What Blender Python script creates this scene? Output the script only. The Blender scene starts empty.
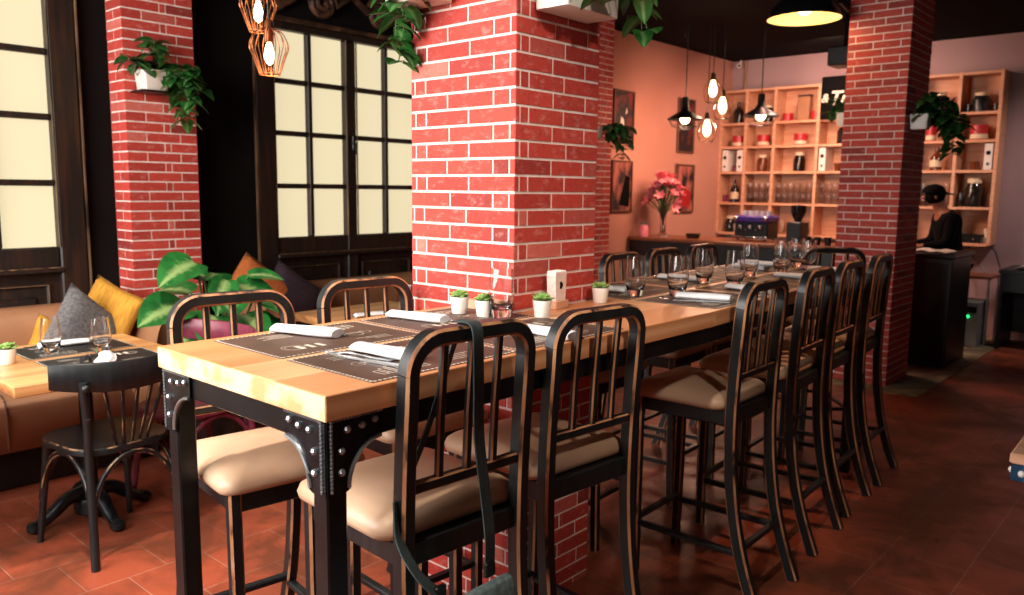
import bpy, bmesh, math, random
from mathutils import Vector, Matrix

SC = bpy.context.scene
COL = SC.collection
PI = math.pi
V = Vector

# ------------------------------------------------------------------ camera
EYE = 1.4824
def add_camera():
    yaw, pitch, roll, F = math.radians(41.56), math.radians(7.62), math.radians(-0.66), 805.8
    cy, sy, cp, sp = math.cos(yaw), math.sin(yaw), math.cos(pitch), math.sin(pitch)
    f = V((cy*cp, sy*cp, -sp)); r = V((sy, -cy, 0)); d = f.cross(r)
    c, s = math.cos(roll), math.sin(roll)
    r2 = c*r + s*d; d2 = -s*r + c*d
    m = Matrix((r2, -d2, -f)).transposed().to_4x4(); m.translation = V((0, 0, EYE))
    cam = bpy.data.cameras.new('camera'); cam.sensor_width = 36; cam.lens = F*36/1024
    cam.clip_start = .05; cam.clip_end = 60
    cam.dof.use_dof = True; cam.dof.focus_distance = 2.2; cam.dof.aperture_fstop = 4.0
    o = bpy.data.objects.new('camera', cam); COL.objects.link(o); o.matrix_world = m
    SC.camera = o
add_camera()

# ------------------------------------------------------------------ light
SC.view_settings.view_transform = 'Standard'; SC.view_settings.look = 'None'
SC.view_settings.gamma = 1; SC.view_settings.use_curve_mapping = False
SC.view_settings.exposure = 0.58
SC.cycles.max_bounces = 12; SC.cycles.diffuse_bounces = 3; SC.cycles.transmission_bounces = 12
SC.cycles.caustics_reflective = False; SC.cycles.caustics_refractive = False
SC.cycles.sample_clamp_indirect = 4
W = bpy.data.worlds.new('world'); SC.world = W; W.use_nodes = True
W.node_tree.nodes['Background'].inputs[0].default_value = (1, .93, .85, 1)
W.node_tree.nodes['Background'].inputs[1].default_value = .25
def area(name, loc, aim, sx, sy, watts, col):
    l = bpy.data.lights.new(name, 'AREA'); l.shape = 'RECTANGLE'; l.size = sx; l.size_y = sy
    l.energy = watts; l.color = col
    o = bpy.data.objects.new(name, l); COL.objects.link(o); o.location = loc
    o.rotation_euler = (V(aim)-V(loc)).to_track_quat('-Z', 'Y').to_euler()
def point(name, loc, watts, col, rad=.04):
    l = bpy.data.lights.new(name, 'POINT'); l.energy = watts; l.color = col; l.shadow_soft_size = rad
    o = bpy.data.objects.new(name, l); COL.objects.link(o); o.location = loc
def spot(name, loc, aim, watts, col, deg, blend=.6, rad=.06):
    l = bpy.data.lights.new(name, 'SPOT'); l.energy = watts; l.color = col; l.shadow_soft_size = rad
    l.spot_size = math.radians(deg); l.spot_blend = blend
    o = bpy.data.objects.new(name, l); COL.objects.link(o); o.location = loc
    o.rotation_euler = (V(aim)-V(loc)).to_track_quat('-Z', 'Y').to_euler()
# daylight from the shop front behind and to the left of the camera
area('daylight_shopfront', (-1.2, 2.7, 1.75), (2.2, 2.5, .8), 3.4, 2.3, 235, (1, .97, .93))
spot('pillar_fill_spot', (1.0, -.7, 3.0), (2.15, 1.7, 1.35), 115, (1, .86, .74), 40, 1.0)  # added spot without a fixture, lifts the right face of the central pillar
spot('table_fill_spot', (.55, 1.0, 3.0), (1.5, 1.65, 1.0), 85, (1, .9, .78), 72)  # unseen fill added above the left end of the long table
spot('bistro_fill_spot', (.9, 2.6, 3.0), (1.2, 3.2, .2), 190, (1, .9, .78), 85)  # added fill that brightens the floor of the bistro corner
spot('far_table_fill_spot', (4.2, .4, 3.0), (3.7, 1.7, 1.0), 85, (1, .56, .34), 46, .8)  # warm fill added over the right-hand run of the table; no lamp hangs there
area('bar_shelf_fill', (8.55, 3.3, 3.0), (9.6, 3.3, 1.6), .25, 2.8, 72, (1, .62, .47))  # added area fill aimed at the shelf, turned away from the hat lamps
spot('bar_wall_fill', (7.9, 3.5, 3.05), (8.0, 4.85, 1.3), 34, (1, .50, .38), 120, 1.0)  # extra soft fill for the bar wall, not one of the pendants

spot('desk_fill_spot', (8.2, .6, 3.0), (9.5, 1.3, 1.1), 70, (1, .82, .76), 80, 1.0)  # fill added to lift the desk and the wall right of the shelf

# ------------------------------------------------------------------ materials
def lin(h):
    h = h.lstrip('#'); c = [int(h[i:i+2], 16)/255 for i in (0, 2, 4)]
    return tuple(x/12.92 if x <= .04045 else ((x+.055)/1.055)**2.4 for x in c) + (1,)
class NT:
    def __init__(s, name):
        s.m = bpy.data.materials.new(name); s.m.use_nodes = True; s.t = s.m.node_tree
        s.b = s.t.nodes['Principled BSDF']; s.out = s.t.nodes['Material Output']
    def n(s, typ, **kw):
        o = s.t.nodes.new(typ)
        for k, v in kw.items():
            if k in o.inputs: o.inputs[k].default_value = v
            else: setattr(o, k, v)
        return o
    def l(s, a, b): s.t.links.new(a, b)
    def coord(s, scale=(1, 1, 1), kind='Object'):
        tc = s.n('ShaderNodeTexCoord'); mp = s.n('ShaderNodeMapping'); mp.inputs['Scale'].default_value = scale
        s.l(tc.outputs[kind], mp.inputs[0]); return mp.outputs[0]
    def ramp(s, fac, stops):
        r = s.n('ShaderNodeValToRGB'); e = r.color_ramp.elements
        while len(e) < len(stops): e.new(.5)
        for q, (p, c) in zip(e, stops): q.position = p; q.color = c
        s.l(fac, r.inputs[0]); return r.outputs[0]
    def mix(s, fac, a, b, blend='MIX'):
        m = s.n('ShaderNodeMix', data_type='RGBA', blend_type=blend)
        for sock, val in ((m.inputs['Factor'], fac), (m.inputs[6], a), (m.inputs[7], b)):
            if hasattr(val, 'is_linked'): s.l(val, sock)
            else: sock.default_value = val
        return m.outputs[2]
    def bump(s, h, strength=.2, dist=.01):
        b = s.n('ShaderNodeBump'); b.inputs['Strength'].default_value = strength; b.inputs['Distance'].default_value = dist
        s.l(h, b.inputs['Height']); s.l(b.outputs[0], s.b.inputs['Normal'])
MATS = {}
def mat(name, c1, c2=None, rough=.5, metal=0, scale=(6, 6, 6), detail=4, lo=.35, hi=.65, bump=0, bdist=.004, emit=0, spec=None, sheen=0, coat=0):
    if name in MATS: return MATS[name]
    t = NT(name); b = t.b
    b.inputs['Roughness'].default_value = rough; b.inputs['Metallic'].default_value = metal
    if spec is not None: b.inputs['Specular IOR Level'].default_value = spec
    if sheen: b.inputs['Sheen Weight'].default_value = sheen
    if coat: b.inputs['Coat Weight'].default_value = coat
    c1 = lin(c1); c2 = lin(c2) if c2 else tuple(x*.8 for x in c1[:3])+(1,)
    ns = t.n('ShaderNodeTexNoise', Scale=1.0, Detail=detail); t.l(t.coord(scale), ns.inputs['Vector'])
    col = t.ramp(ns.outputs['Fac'], [(lo, c1), (hi, c2)])
    t.l(col, b.inputs['Base Color'])
    if bump: t.bump(ns.outputs['Fac'], bump, bdist)
    if emit:
        t.l(col, b.inputs['Emission Color']); b.inputs['Emission Strength'].default_value = emit
    MATS[name] = t.m; return t.m
def mat_glass(name, col=(1, 1, 1, 1), rough=0.0, ior=1.45):
    t = NT(name); b = t.b
    b.inputs['Base Color'].default_value = col; b.inputs['Transmission Weight'].default_value = 1
    ns = t.n('ShaderNodeTexNoise', Scale=20.0)
    mr = t.n('ShaderNodeMapRange'); mr.inputs['To Min'].default_value = rough; mr.inputs['To Max'].default_value = rough+.02
    t.l(ns.outputs['Fac'], mr.inputs['Value']); t.l(mr.outputs[0], b.inputs['Roughness'])
    b.inputs['IOR'].default_value = ior
    MATS[name] = t.m; return t.m
def mat_emit(name, c, strength, c2=None, scale=(2, 2, 2)):
    t = NT(name); b = t.b
    ns = t.n('ShaderNodeTexNoise', Scale=1.0, Detail=2.0); t.l(t.coord(scale), ns.inputs['Vector'])
    col = t.ramp(ns.outputs['Fac'], [(.3, lin(c)), (.7, lin(c2 or c))])
    b.inputs['Base Color'].default_value = tuple(x*.25 for x in lin(c)[:3])+(1,); b.inputs['Roughness'].default_value = .35
    t.l(col, b.inputs['Emission Color']); b.inputs['Emission Strength'].default_value = strength
    MATS[name] = t.m; return t.m

def mat_brick():
    t = NT('brick'); b = t.b; b.inputs['Roughness'].default_value = .75
    at = t.n('ShaderNodeAttribute', attribute_name='tone')
    base = t.ramp(at.outputs['Fac'], [(0, lin('#8a2c26')), (.25, lin('#b53a2f')), (.55, lin('#c64336')), (.8, lin('#a6352b')), (1, lin('#d0695c'))])
    ns = t.n('ShaderNodeTexNoise', Scale=1.0, Detail=6.0, Roughness=.7); t.l(t.coord((22, 22, 40)), ns.inputs['Vector'])
    col = t.mix(t.ramp(ns.outputs['Fac'], [(.54, (0, 0, 0, 1)), (.80, (.5, .5, .5, 1))]), base, lin('#e6b0a6'))
    n2 = t.n('ShaderNodeTexNoise', Scale=1.0, Detail=3.0); t.l(t.coord((60, 60, 60)), n2.inputs['Vector'])
    col = t.mix(t.ramp(n2.outputs['Fac'], [(.3, (.35, .35, .35, 1)), (.45, (0, 0, 0, 1))]), col, lin('#6e241e'))
    t.l(col, b.inputs['Base Color']); t.bump(ns.outputs['Fac'], .35, .004)
    MATS['brick'] = t.m
mat_brick()
mat('mortar', '#f3e2da', '#e2c4b8', .9, scale=(18, 18, 18), bump=.3)

def mat_floor():
    t = NT('terracotta_tile'); b = t.b
    tc = t.n('ShaderNodeTexCoord'); mp = t.n('ShaderNodeMapping'); mp.inputs['Location'].default_value = (-1.21, -3.01, 0)
    t.l(tc.outputs['Object'], mp.inputs[0])
    br = t.n('ShaderNodeTexBrick', offset=.5, Scale=1.0); br.inputs['Mortar Size'].default_value = .0022
    br.inputs['Brick Width'].default_value = .3; br.inputs['Row Height'].default_value = .295; br.inputs['Bias'].default_value = -.2
    br.inputs['Color1'].default_value = lin('#a85138'); br.inputs['Color2'].default_value = lin('#914530'); br.inputs['Mortar'].default_value = lin('#b27d66')
    t.l(mp.outputs[0], br.inputs['Vector'])
    ns = t.n('ShaderNodeTexNoise', Scale=1.0, Detail=7.0, Roughness=.6, Distortion=.6); t.l(t.coord((2.6, 2.6, 2.6)), ns.inputs['Vector'])
    col = t.mix(t.ramp(ns.outputs['Fac'], [(.42, (.75, .75, .75, 1)), (.62, (0, 0, 0, 1))]), br.outputs['Color'], lin('#54301f'))
    t.l(col, b.inputs['Base Color'])
    t.l(t.ramp(ns.outputs['Fac'], [(.3, (.55, .55, .55, 1)), (.7, (.28, .28, .28, 1))]), b.inputs['Roughness'])
    b.inputs['Specular IOR Level'].default_value = .4
    t.bump(br.outputs['Fac'], -.3, .002); MATS['terracotta_tile'] = t.m
mat_floor()

def mat_wood(name, pale, dark, board=.178, y0=0, axis='x'):
    # long-grain butcher block: growth rings around the board's own axis, so ends show circles
    t = NT(name); b = t.b
    tc = t.n('ShaderNodeTexCoord'); sp = t.n('ShaderNodeSeparateXYZ'); t.l(tc.outputs['Object'], sp.inputs[0])
    X, Y, Z = (sp.outputs[0], sp.outputs[1], sp.outputs[2]) if axis == 'x' else (sp.outputs[1], sp.outputs[0], sp.outputs[2])
    def mth(op, a, bb):
        m = t.n('ShaderNodeMath', operation=op)
        for i, q in enumerate((a, bb)):
            if hasattr(q, 'is_linked'): t.l(q, m.inputs[i])
            else: m.inputs[i].default_value = q
        return m.outputs[0]
    ys = mth('SUBTRACT', Y, y0); cell = mth('FLOOR', mth('DIVIDE', ys, board), 0.0)
    yl = mth('SUBTRACT', mth('MODULO', ys, board), board*.45)
    wn = t.n('ShaderNodeTexWhiteNoise', noise_dimensions='1D'); t.l(cell, wn.inputs['W'])
    cb = t.n('ShaderNodeCombineXYZ')
    t.l(mth('MULTIPLY', X, .10), cb.inputs[0]); t.l(yl, cb.inputs[1]); t.l(mth('ADD', mth('ADD', Z, .035), mth('MULTIPLY', wn.outputs['Value'], -.03)), cb.inputs[2])
    wv = t.n('ShaderNodeTexWave', wave_type='RINGS', rings_direction='X', Scale=7.0, Distortion=1.6, Detail=3.0)
    wv.inputs['Detail Scale'].default_value = 1.6
    t.l(cb.outputs[0], wv.inputs['Vector'])
    ns = t.n('ShaderNodeTexNoise', Scale=1.0, Detail=5.0); t.l(t.coord((3, 60, 60) if axis == 'x' else (60, 3, 60)), ns.inputs['Vector'])
    f = t.mix(.55, wv.outputs['Color'], ns.outputs['Color'])
    col = t.ramp(f, [(.25, lin(pale)), (.85, lin(dark))])
    col = t.mix(t.ramp(wn.outputs['Value'], [(0, (0, 0, 0, 1)), (1, (.35, .35, .35, 1))]), col, lin(dark))
    t.l(col, b.inputs['Base Color']); b.inputs['Roughness'].default_value = .33
    t.bump(ns.outputs['Fac'], .08, .002); MATS[name] = t.m
mat_wood('table_wood', '#f0b583', '#c87f4e')
mat_wood('bistro_wood', '#dca36a', '#b67a48', .25, 3.2)
mat_wood('counter_wood', '#8a5236', '#5c3222', .3, 0, 'y')
mat('table_endgrain', '#f4d2a2', '#d99f6c', .45, scale=(1, 11, 15), lo=.46, hi=.60, detail=3)
mat('carved_wood', '#2c1c13', '#6a4630', .5, scale=(12, 12, 12), lo=.4, hi=.7, bump=.2)
mat('shelf_wood', '#d9a585', '#c98f6c', .6, scale=(30, 4, 30))
mat('black_wood', '#1a1e20', '#0d1012', .40, scale=(40, 40, 8), bump=.12)
def mat_worn():
    t = NT('worn_edge'); b = t.b
    ns = t.n('ShaderNodeTexNoise', Scale=1.0, Detail=5.0); t.l(t.coord((22, 22, 9)), ns.inputs['Vector'])
    t.l(t.ramp(ns.outputs['Fac'], [(.36, lin('#1c1714')), (.47, lin('#a9714c')), (.75, lin('#d09a70'))]), b.inputs['Base Color'])
    b.inputs['Roughness'].default_value = .5; MATS['worn_edge'] = t.m
mat_worn()
mat('worn_edge_fine', '#0f1011', '#a8835f', .5, scale=(25, 25, 10), lo=.45, hi=.62)
mat('window_wood', '#1a1310', '#3a2013', .45, scale=(30, 30, 3), lo=.45, hi=.75, bump=.2)
mat('window_wood_worn', '#2a1b13', '#8d6b4c', .55, scale=(20, 20, 3), lo=.4, hi=.7)
mat('black_paint_metal', '#17191b', '#0d0e0f', .35, .3, scale=(12, 12, 12))
mat('cast_metal', '#2a2e32', '#16191b', .3, .6, scale=(30, 30, 30))
mat('steel_stud', '#c3c8cc', '#8d9296', .32, .85)
mat('leather_tan', '#d0ad8f', '#c19c7d', .42, scale=(5, 5, 5), bump=.06)
mat('leather_brown', '#a57655', '#8f6346', .45, scale=(3, 3, 3), bump=.05)
mat('leather_seam', '#5f4230', '#4c3325', .6)
mat('black_wall', '#0c0b0a', '#131110', .95, scale=(3, 3, 3), spec=.15)
mat('ceiling_black', '#050505', '#090807', .95, scale=(.8, .8, .8), spec=.1)
mat('bar_wall', '#c7907e', '#bd8673', .85, scale=(1.2, 1.2, 1.2))
mat('bar_wall_grey', '#a98c8c', '#9d8183', .85, scale=(1.2, 1.2, 1.2))
mat('plain_wall', '#8d8078', '#847870', .9)
mat('white_ceramic', '#f1ece4', '#e4ddd2', .35)
mat('white_planter', '#eee6dd', '#ddd0c4', .45)
mat('napkin_white', '#f2f1f2', '#dfe0e6', .85, scale=(14, 14, 14), bump=.25)
mat('placemat_brown', '#573d30', '#483228', .55, scale=(9, 9, 9))
mat('placemat_black', '#1c1a19', '#141312', .55, scale=(9, 9, 9))
mat('print_white', '#e8dccb', '#cdbfae', .7, scale=(60, 60, 60))
mat('steel', '#c9c9cb', '#a9aaad', .2, 1)
mat('soil', '#2a1c13', '#1a110b', .95, scale=(60, 60, 60), bump=.5)
mat('succulent', '#9dbb6a', '#6f9a4e', .5, scale=(40, 40, 40))
def mat_leaf(name, c1, c2, pale, amount):
    t = NT(name); b = t.b; b.inputs['Roughness'].default_value = .35
    at = t.n('ShaderNodeAttribute', attribute_name='rib')
    ns = t.n('ShaderNodeTexNoise', Scale=1.0, Detail=4.0); t.l(t.coord((14, 14, 14)), ns.inputs['Vector'])
    col = t.ramp(ns.outputs['Fac'], [(.35, lin(c1)), (.65, lin(c2))])
    n2 = t.n('ShaderNodeTexNoise', Scale=1.0, Detail=5.0); t.l(t.coord((45, 45, 12)), n2.inputs['Vector'])
    m = t.n('ShaderNodeMath', operation='MULTIPLY'); t.l(at.outputs['Fac'], m.inputs[0]); t.l(n2.outputs['Fac'], m.inputs[1])
    fac = t.ramp(m.outputs[0], [(.05, (amount, amount, amount, 1)), (.19, (0, 0, 0, 1))])
    t.l(t.mix(fac, col, lin(pale)), b.inputs['Base Color'])
    b.inputs['Subsurface Weight'].default_value = 0.0
    MATS[name] = t.m
mat_leaf('leaf_pothos', '#2f6b2a', '#1d4a20', '#9ab878', .35)
mat_leaf('leaf_big', '#27702f', '#174f22', '#b4c782', .5)
mat_leaf('leaf_dark', '#234f22', '#163818', '#6c9050', .3)
mat('stem', '#4f6b34', '#3c5428', .6)
mat('pink_petal', '#f5969c', '#ea6c7a', .5, scale=(30, 30, 30))
mat('copper', '#b5714a', '#8e5233', .35, .8)
mat('bulb_socket', '#5a3a28', '#3b261a', .4, .6)
mat_emit('bulb_glow', '#ffd9a0', 9.0, '#ffe9c4')
mat('lamp_inner', '#ffe2a4', '#fbd890', .6)
mat_emit('pane_glow', '#eeddb6', .63, '#f4e5ba', (.9, .9, .9))
mat_glass('clear_glass', ior=1.5); mat_glass('bulb_glass', (1, .93, .85, 1), 0, 1.2)
mat('dark_liquid_glass', '#1c100b', '#0f0805', .1)
mat('pillow_grey', '#6e6a6b', '#504d4f', .9, scale=(60, 60, 60), bump=.4)
mat('pillow_mustard', '#c98f2e', '#ad7722', .9, scale=(70, 12, 70), bump=.5)
mat('pillow_orange', '#b9642c', '#a35423', .9, scale=(40, 40, 40), bump=.2)
mat('pillow_purple', '#3b2733', '#2d1e28', .9, scale=(40, 40, 40), bump=.2)
mat('maroon_paint', '#7d3046', '#6a2739', .4, scale=(20, 20, 20))
mat('strap_fabric', '#3c4646', '#2f3838', .85, scale=(120, 120, 30), bump=.3)
mat('bag_fabric', '#5d6a68', '#475250', .9, scale=(80, 80, 80), bump=.3)
mat('skin', '#9c6248', '#8a543c', .55)
mat('black_cloth', '#0b0b0c', '#070708', .95, spec=.1, scale=(30, 30, 30))
mat('paper_white', '#e6dfd6', '#d5cdc4', .8)
mat('red_tin', '#b3242a', '#98191f', .35)
mat('amber_glass', '#6b3418', '#4d230f', .15)
mat('dark_glass', '#22201c', '#12110f', .12)
mat('cream_label', '#d8c6a8', '#c9b593', .7)
mat('appliance_grey', '#858a8a', '#707575', .45)
mat('appliance_black', '#121314', '#0b0c0c', .35)
mat('chrome', '#d0d0d4', '#a5a5ab', .12, 1)
mat('purple_panel', '#4a2f8c', '#3a2273', .3)
mat_emit('green_led', '#1fd06a', 2.0)
mat('blue_paint', '#2c5f86', '#244f70', .45)
mat('cement_tile', '#8f8064', '#6e614b', .7, scale=(9, 9, 9), lo=.42, hi=.58)
mat('picture_frame', '#6e4a35', '#573827', .5)
mat('sign_black', '#0b0a0a', '#070707', .9, spec=.1)
mat('poster_dark', '#1a1515', '#7d2a28', .6, scale=(5, 5, 5), lo=.5, hi=.66)
mat('poster_pale', '#1d1416', '#b56a5c', .6, scale=(7, 7, 4), lo=.42, hi=.6)
mat('paper_holder', '#f0dcd2', '#e3c6ba', .8, scale=(50, 50, 50), lo=.45, hi=.75)

# ------------------------------------------------------------------ mesh builder
class MB:
    def __init__(s): s.v = []; s.f = []; s.m = []; s.attr = {}
    def add(s, vs, fs, m=0):
        o = len(s.v); s.v += [tuple(v) for v in vs]
        for f in fs: s.f.append([i+o for i in f]); s.m.append(m)
    def box(s, x0, x1, y0, y1, z0, z1, m=0):
        s.add([(x0, y0, z0), (x1, y0, z0), (x1, y1, z0), (x0, y1, z0), (x0, y0, z1), (x1, y0, z1), (x1, y1, z1), (x0, y1, z1)],
              [(0, 3, 2, 1), (4, 5, 6, 7), (0, 1, 5, 4), (1, 2, 6, 5), (2, 3, 7, 6), (3, 0, 4, 7)], m); return s
    def cbox(s, x0, x1, y0, y1, z0, z1, c=.004, m=0, mc=None):
        # box with chamfered edges (swept rounded-square with inset caps)
        sec = rrect(x0, x1, y0, y1, c, 1); ins = rrect(x0+c, x1-c, y0+c, y1-c, c*.3, 1)
        rings = [[(x, y, z0) for x, y in ins], [(x, y, z0+c) for x, y in sec], [(x, y, z1-c) for x, y in sec], [(x, y, z1) for x, y in ins]]
        s.loft(rings, m, caps=True); return s
    def loft(s, rings, m=0, caps=False, closed=True, ring_m=None):
        n = len(rings[0]); o = len(s.v)
        for r in rings: s.v += [tuple(p) for p in r]
        for i in range(len(rings)-1):
            for j in range(n if closed else n-1):
                k = (j+1) % n
                s.f.append([o+i*n+j, o+i*n+k, o+(i+1)*n+k, o+(i+1)*n+j]); s.m.append(ring_m[i] if ring_m else m)
        if caps:
            s.f.append([o+j for j in range(n)][::-1]); s.m.append(m)
            s.f.append([o+(len(rings)-1)*n+j for j in range(n)]); s.m.append(m)
        return s
    def sweep(s, path, sec, ref=(0, 0, 1), mats=None, m=0, caps=True, closed=False, scale=None):
        P = [V(p) for p in path]; N = len(P); n = len(sec); o = len(s.v)
        for i, p in enumerate(P):
            a = P[(i-1) % N] if (closed or i > 0) else P[i]; b = P[(i+1) % N] if (closed or i < N-1) else P[i]
            t = (b-a).normalized(); r = V(ref); r = r - t*r.dot(t)
            if r.length < 1e-5: r = V((1, 0, 0)) - t*t.x
            if r.length < 1e-5: r = V((0, 1, 0)) - t*t.y
            r.normalize(); q = t.cross(r); k = scale[i] if scale else 1
            for (u, w) in sec: s.v.append(tuple(p + r*u*k + q*w*k))
        for i in range(N if closed else N-1):
            i2 = (i+1) % N
            for j in range(n):
                k = (j+1) % n
                s.f.append([o+i*n+j, o+i*n+k, o+i2*n+k, o+i2*n+j]); s.m.append(mats[j] if mats else m)
        if caps and not closed:
            s.f.append([o+j for j in range(n)][::-1]); s.m.append(m)
            s.f.append([o+(N-1)*n+j for j in range(n)]); s.m.append(m)
        return s
    def tube(s, path, r, n=8, m=0, closed=False, scale=None, ref=(.13, .21, .97)):
        return s.sweep(path, circ(r, n), ref, m=m, closed=closed, scale=scale)
    def lathe(s, prof, c=(0, 0, 0), n=20, m=0, ms=None):
        rings = [[(c[0]+r*math.cos(2*PI*k/n), c[1]+r*math.sin(2*PI*k/n), c[2]+z) for k in range(n)] for r, z in prof]
        return s.loft(rings, m, ring_m=ms)
    def prism(s, poly, fn, t, m=0, mside=None):
        # poly in 2-D, fn(u,v,w) -> 3-D, extruded w = 0..t
        n = len(poly); o = len(s.v)
        s.v += [tuple(fn(u, w_, 0)) for u, w_ in poly] + [tuple(fn(u, w_, t)) for u, w_ in poly]
        s.f.append([o+i for i in range(n)][::-1]); s.m.append(m); s.f.append([o+n+i for i in range(n)]); s.m.append(m)
        for i in range(n):
            j = (i+1) % n; s.f.append([o+i, o+j, o+n+j, o+n+i]); s.m.append(m if mside is None else mside)
        return s
    def ball(s, c, r, n=8, m=0, sx=1, sy=1, sz=1):
        rings = []
        for i in range(n//2+1):
            a = -PI/2 + PI*i/(n//2); rr = max(math.cos(a), .02)*r
            rings.append([(c[0]+sx*rr*math.cos(2*PI*k/n), c[1]+sy*rr*math.sin(2*PI*k/n), c[2]+sz*r*math.sin(a)) for k in range(n)])
        return s.loft(rings, m, caps=True)
    def mesh(s, name, mats, smooth=40):
        me = bpy.data.meshes.new(name); me.from_pydata(s.v, [], s.f); me.update()
        for x in (mats if isinstance(mats, (list, tuple)) else [mats]): me.materials.append(MATS[x] if isinstance(x, str) else x)
        me.polygons.foreach_set('material_index', s.m)
        bm = bmesh.new(); bm.from_mesh(me); bmesh.ops.recalc_face_normals(bm, faces=bm.faces); bm.to_mesh(me); bm.free()
        if smooth:
            me.polygons.foreach_set('use_smooth', [True]*len(me.polygons)); me.set_sharp_from_angle(angle=math.radians(smooth))
        for k, (dom, vals) in s.attr.items():
            a = me.attributes.new(k, 'FLOAT', dom); a.data.foreach_set('value', vals)
        return me
    def build(s, name, mats, parent=None, smooth=40, loc=None, rz=0):
        o = bpy.data.objects.new(name, s.mesh(name, mats, smooth)); COL.objects.link(o)
        if parent: o.parent = parent
        if loc: o.location = loc
        if rz: o.rotation_euler = (0, 0, rz)
        return o
def circ(r, n=8): return [(r*math.cos(2*PI*k/n), r*math.sin(2*PI*k/n)) for k in range(n)]
def rrect(x0, x1, y0, y1, r, k=4):
    r = min(r, (x1-x0)/2-1e-5, (y1-y0)/2-1e-5); out = []
    for cx, cy, a in ((x1-r, y1-r, 0), (x0+r, y1-r, 90), (x0+r, y0+r, 180), (x1-r, y0+r, 270)):
        for i in range(k+1):
            t = math.radians(a+90*i/k); out.append((cx+r*math.cos(t), cy+r*math.sin(t)))
    return out
def chsec(w, d, c):
    w, d = w/2, d/2
    return [(-w+c, -d), (w-c, -d), (w, -d+c), (w, d-c), (w-c, d), (-w+c, d), (-w, d-c), (-w, -d+c)]
CHM = [0, 1]*4
def lerp(a, b, t): return V(a)*(1-t)+V(b)*t
def bez(pts, n=10):
    out = []
    for i in range(n+1):
        t = i/n; q = [V(p) for p in pts]
        while len(q) > 1: q = [q[j]*(1-t)+q[j+1]*t for j in range(len(q)-1)]
        out.append(q[0])
    return out
def smooth_path(pts, n=5):
    P = [V(p) for p in pts]; P = [P[0]*2-P[1]]+P+[P[-1]*2-P[-2]]; out = []
    for i in range(1, len(P)-2):
        for k in range(n):
            t = k/n; a, b, c, d = P[i-1:i+3]
            out.append(.5*((2*b)+(c-a)*t+(2*a-5*b+4*c-d)*t*t+(3*b-a-3*c+d)*t**3))
    out.append(P[-2]); return out

# ------------------------------------------------------------------ naming
def tag(o, label, cat, group=None, kind=None):
    if label: o['label'] = label
    if cat: o['category'] = cat
    if group: o['group'] = group
    if kind: o['kind'] = kind
    return o
def thing(name, label, cat, loc=(0, 0, 0), rz=0, group=None):
    o = bpy.data.objects.new(name, None); COL.objects.link(o); o.location = loc; o.rotation_euler = (0, 0, rz)
    o.empty_display_size = .1
    return tag(o, label, cat, group)
def struct(o, label=None):
    o['kind'] = 'structure'
    if label: o['label'] = label
    return o
def kids(o): return [c for c in COL.objects if c.parent == o]
def dup(root, label, loc=None, rz=None):
    r = root.copy(); COL.objects.link(r); r['label'] = label
    if loc is not None: r.location = loc
    if rz is not None: r.rotation_euler = (0, 0, rz)
    for ch in kids(root):
        c = ch.copy(); COL.objects.link(c); c.parent = r
        for g in kids(ch):
            d = g.copy(); COL.objects.link(d); d.parent = c
    return r

# ------------------------------------------------------------------ room
WY, BX, CZ = 4.85, 9.6, 3.1      # window wall, back wall, ceiling
X0, Y0 = -1.35, -2.6
struct(MB().box(X0-.1, BX+.1, Y0-.1, WY+.1, -.1, 0).build('floor', 'terracotta_tile', smooth=0))
struct(MB().box(X0-.1, BX+.1, Y0-.1, WY+.1, CZ, CZ+.1).build('ceiling', 'ceiling_black', smooth=0))
def wall_with_hole(name, mats, x0, x1, holes):
    mb = MB(); xs = sorted([x0, x1]+[h for q in holes for h in q[:2]])
    for a, b in zip(xs[:-1], xs[1:]):
        h = [q for q in holes if q[0] <= a and q[1] >= b]
        if h:
            if h[0][2] > 0: mb.box(a, b, WY, WY+.1, 0, h[0][2])
            mb.box(a, b, WY, WY+.1, h[0][3], CZ)
        else: mb.box(a, b, WY, WY+.1, 0, CZ)
    return mb.build(name, mats, smooth=0)
PAR = 6.45                         # where the black window wall becomes the bar's painted wall
struct(wall_with_hole('wall_left', 'black_wall', X0, PAR, [(.27, 1.80, 0, 2.57), (2.90, 4.44, 0, 2.57)]))
struct(MB().box(PAR, BX, WY, WY+.1, 0, CZ).build('wall_bar', 'bar_wall', smooth=0))
struct(MB().box(BX, BX+.1, Y0, WY, 0, CZ).build('wall_back', 'bar_wall_grey', smooth=0))
struct(MB().box(X0, BX, Y0-.1, Y0, 0, CZ).build('wall_right', 'plain_wall', smooth=0))
struct(MB().box(X0-.1, X0, Y0, WY, 0, CZ).build('wall_front', 'plain_wall', smooth=0))
struct(MB().box(6.33, BX-.01, 1.6, 1.62, 0, .006).box(6.3, BX-.01, 1.62, WY-.01, 0, .006).build('floor_tiled_area', 'cement_tile', smooth=0))
struct(MB().box(PAR+.1, 7.3, WY-.015, WY, 0, .1).build('baseboard_bar', 'window_wood', smooth=0))

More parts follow.
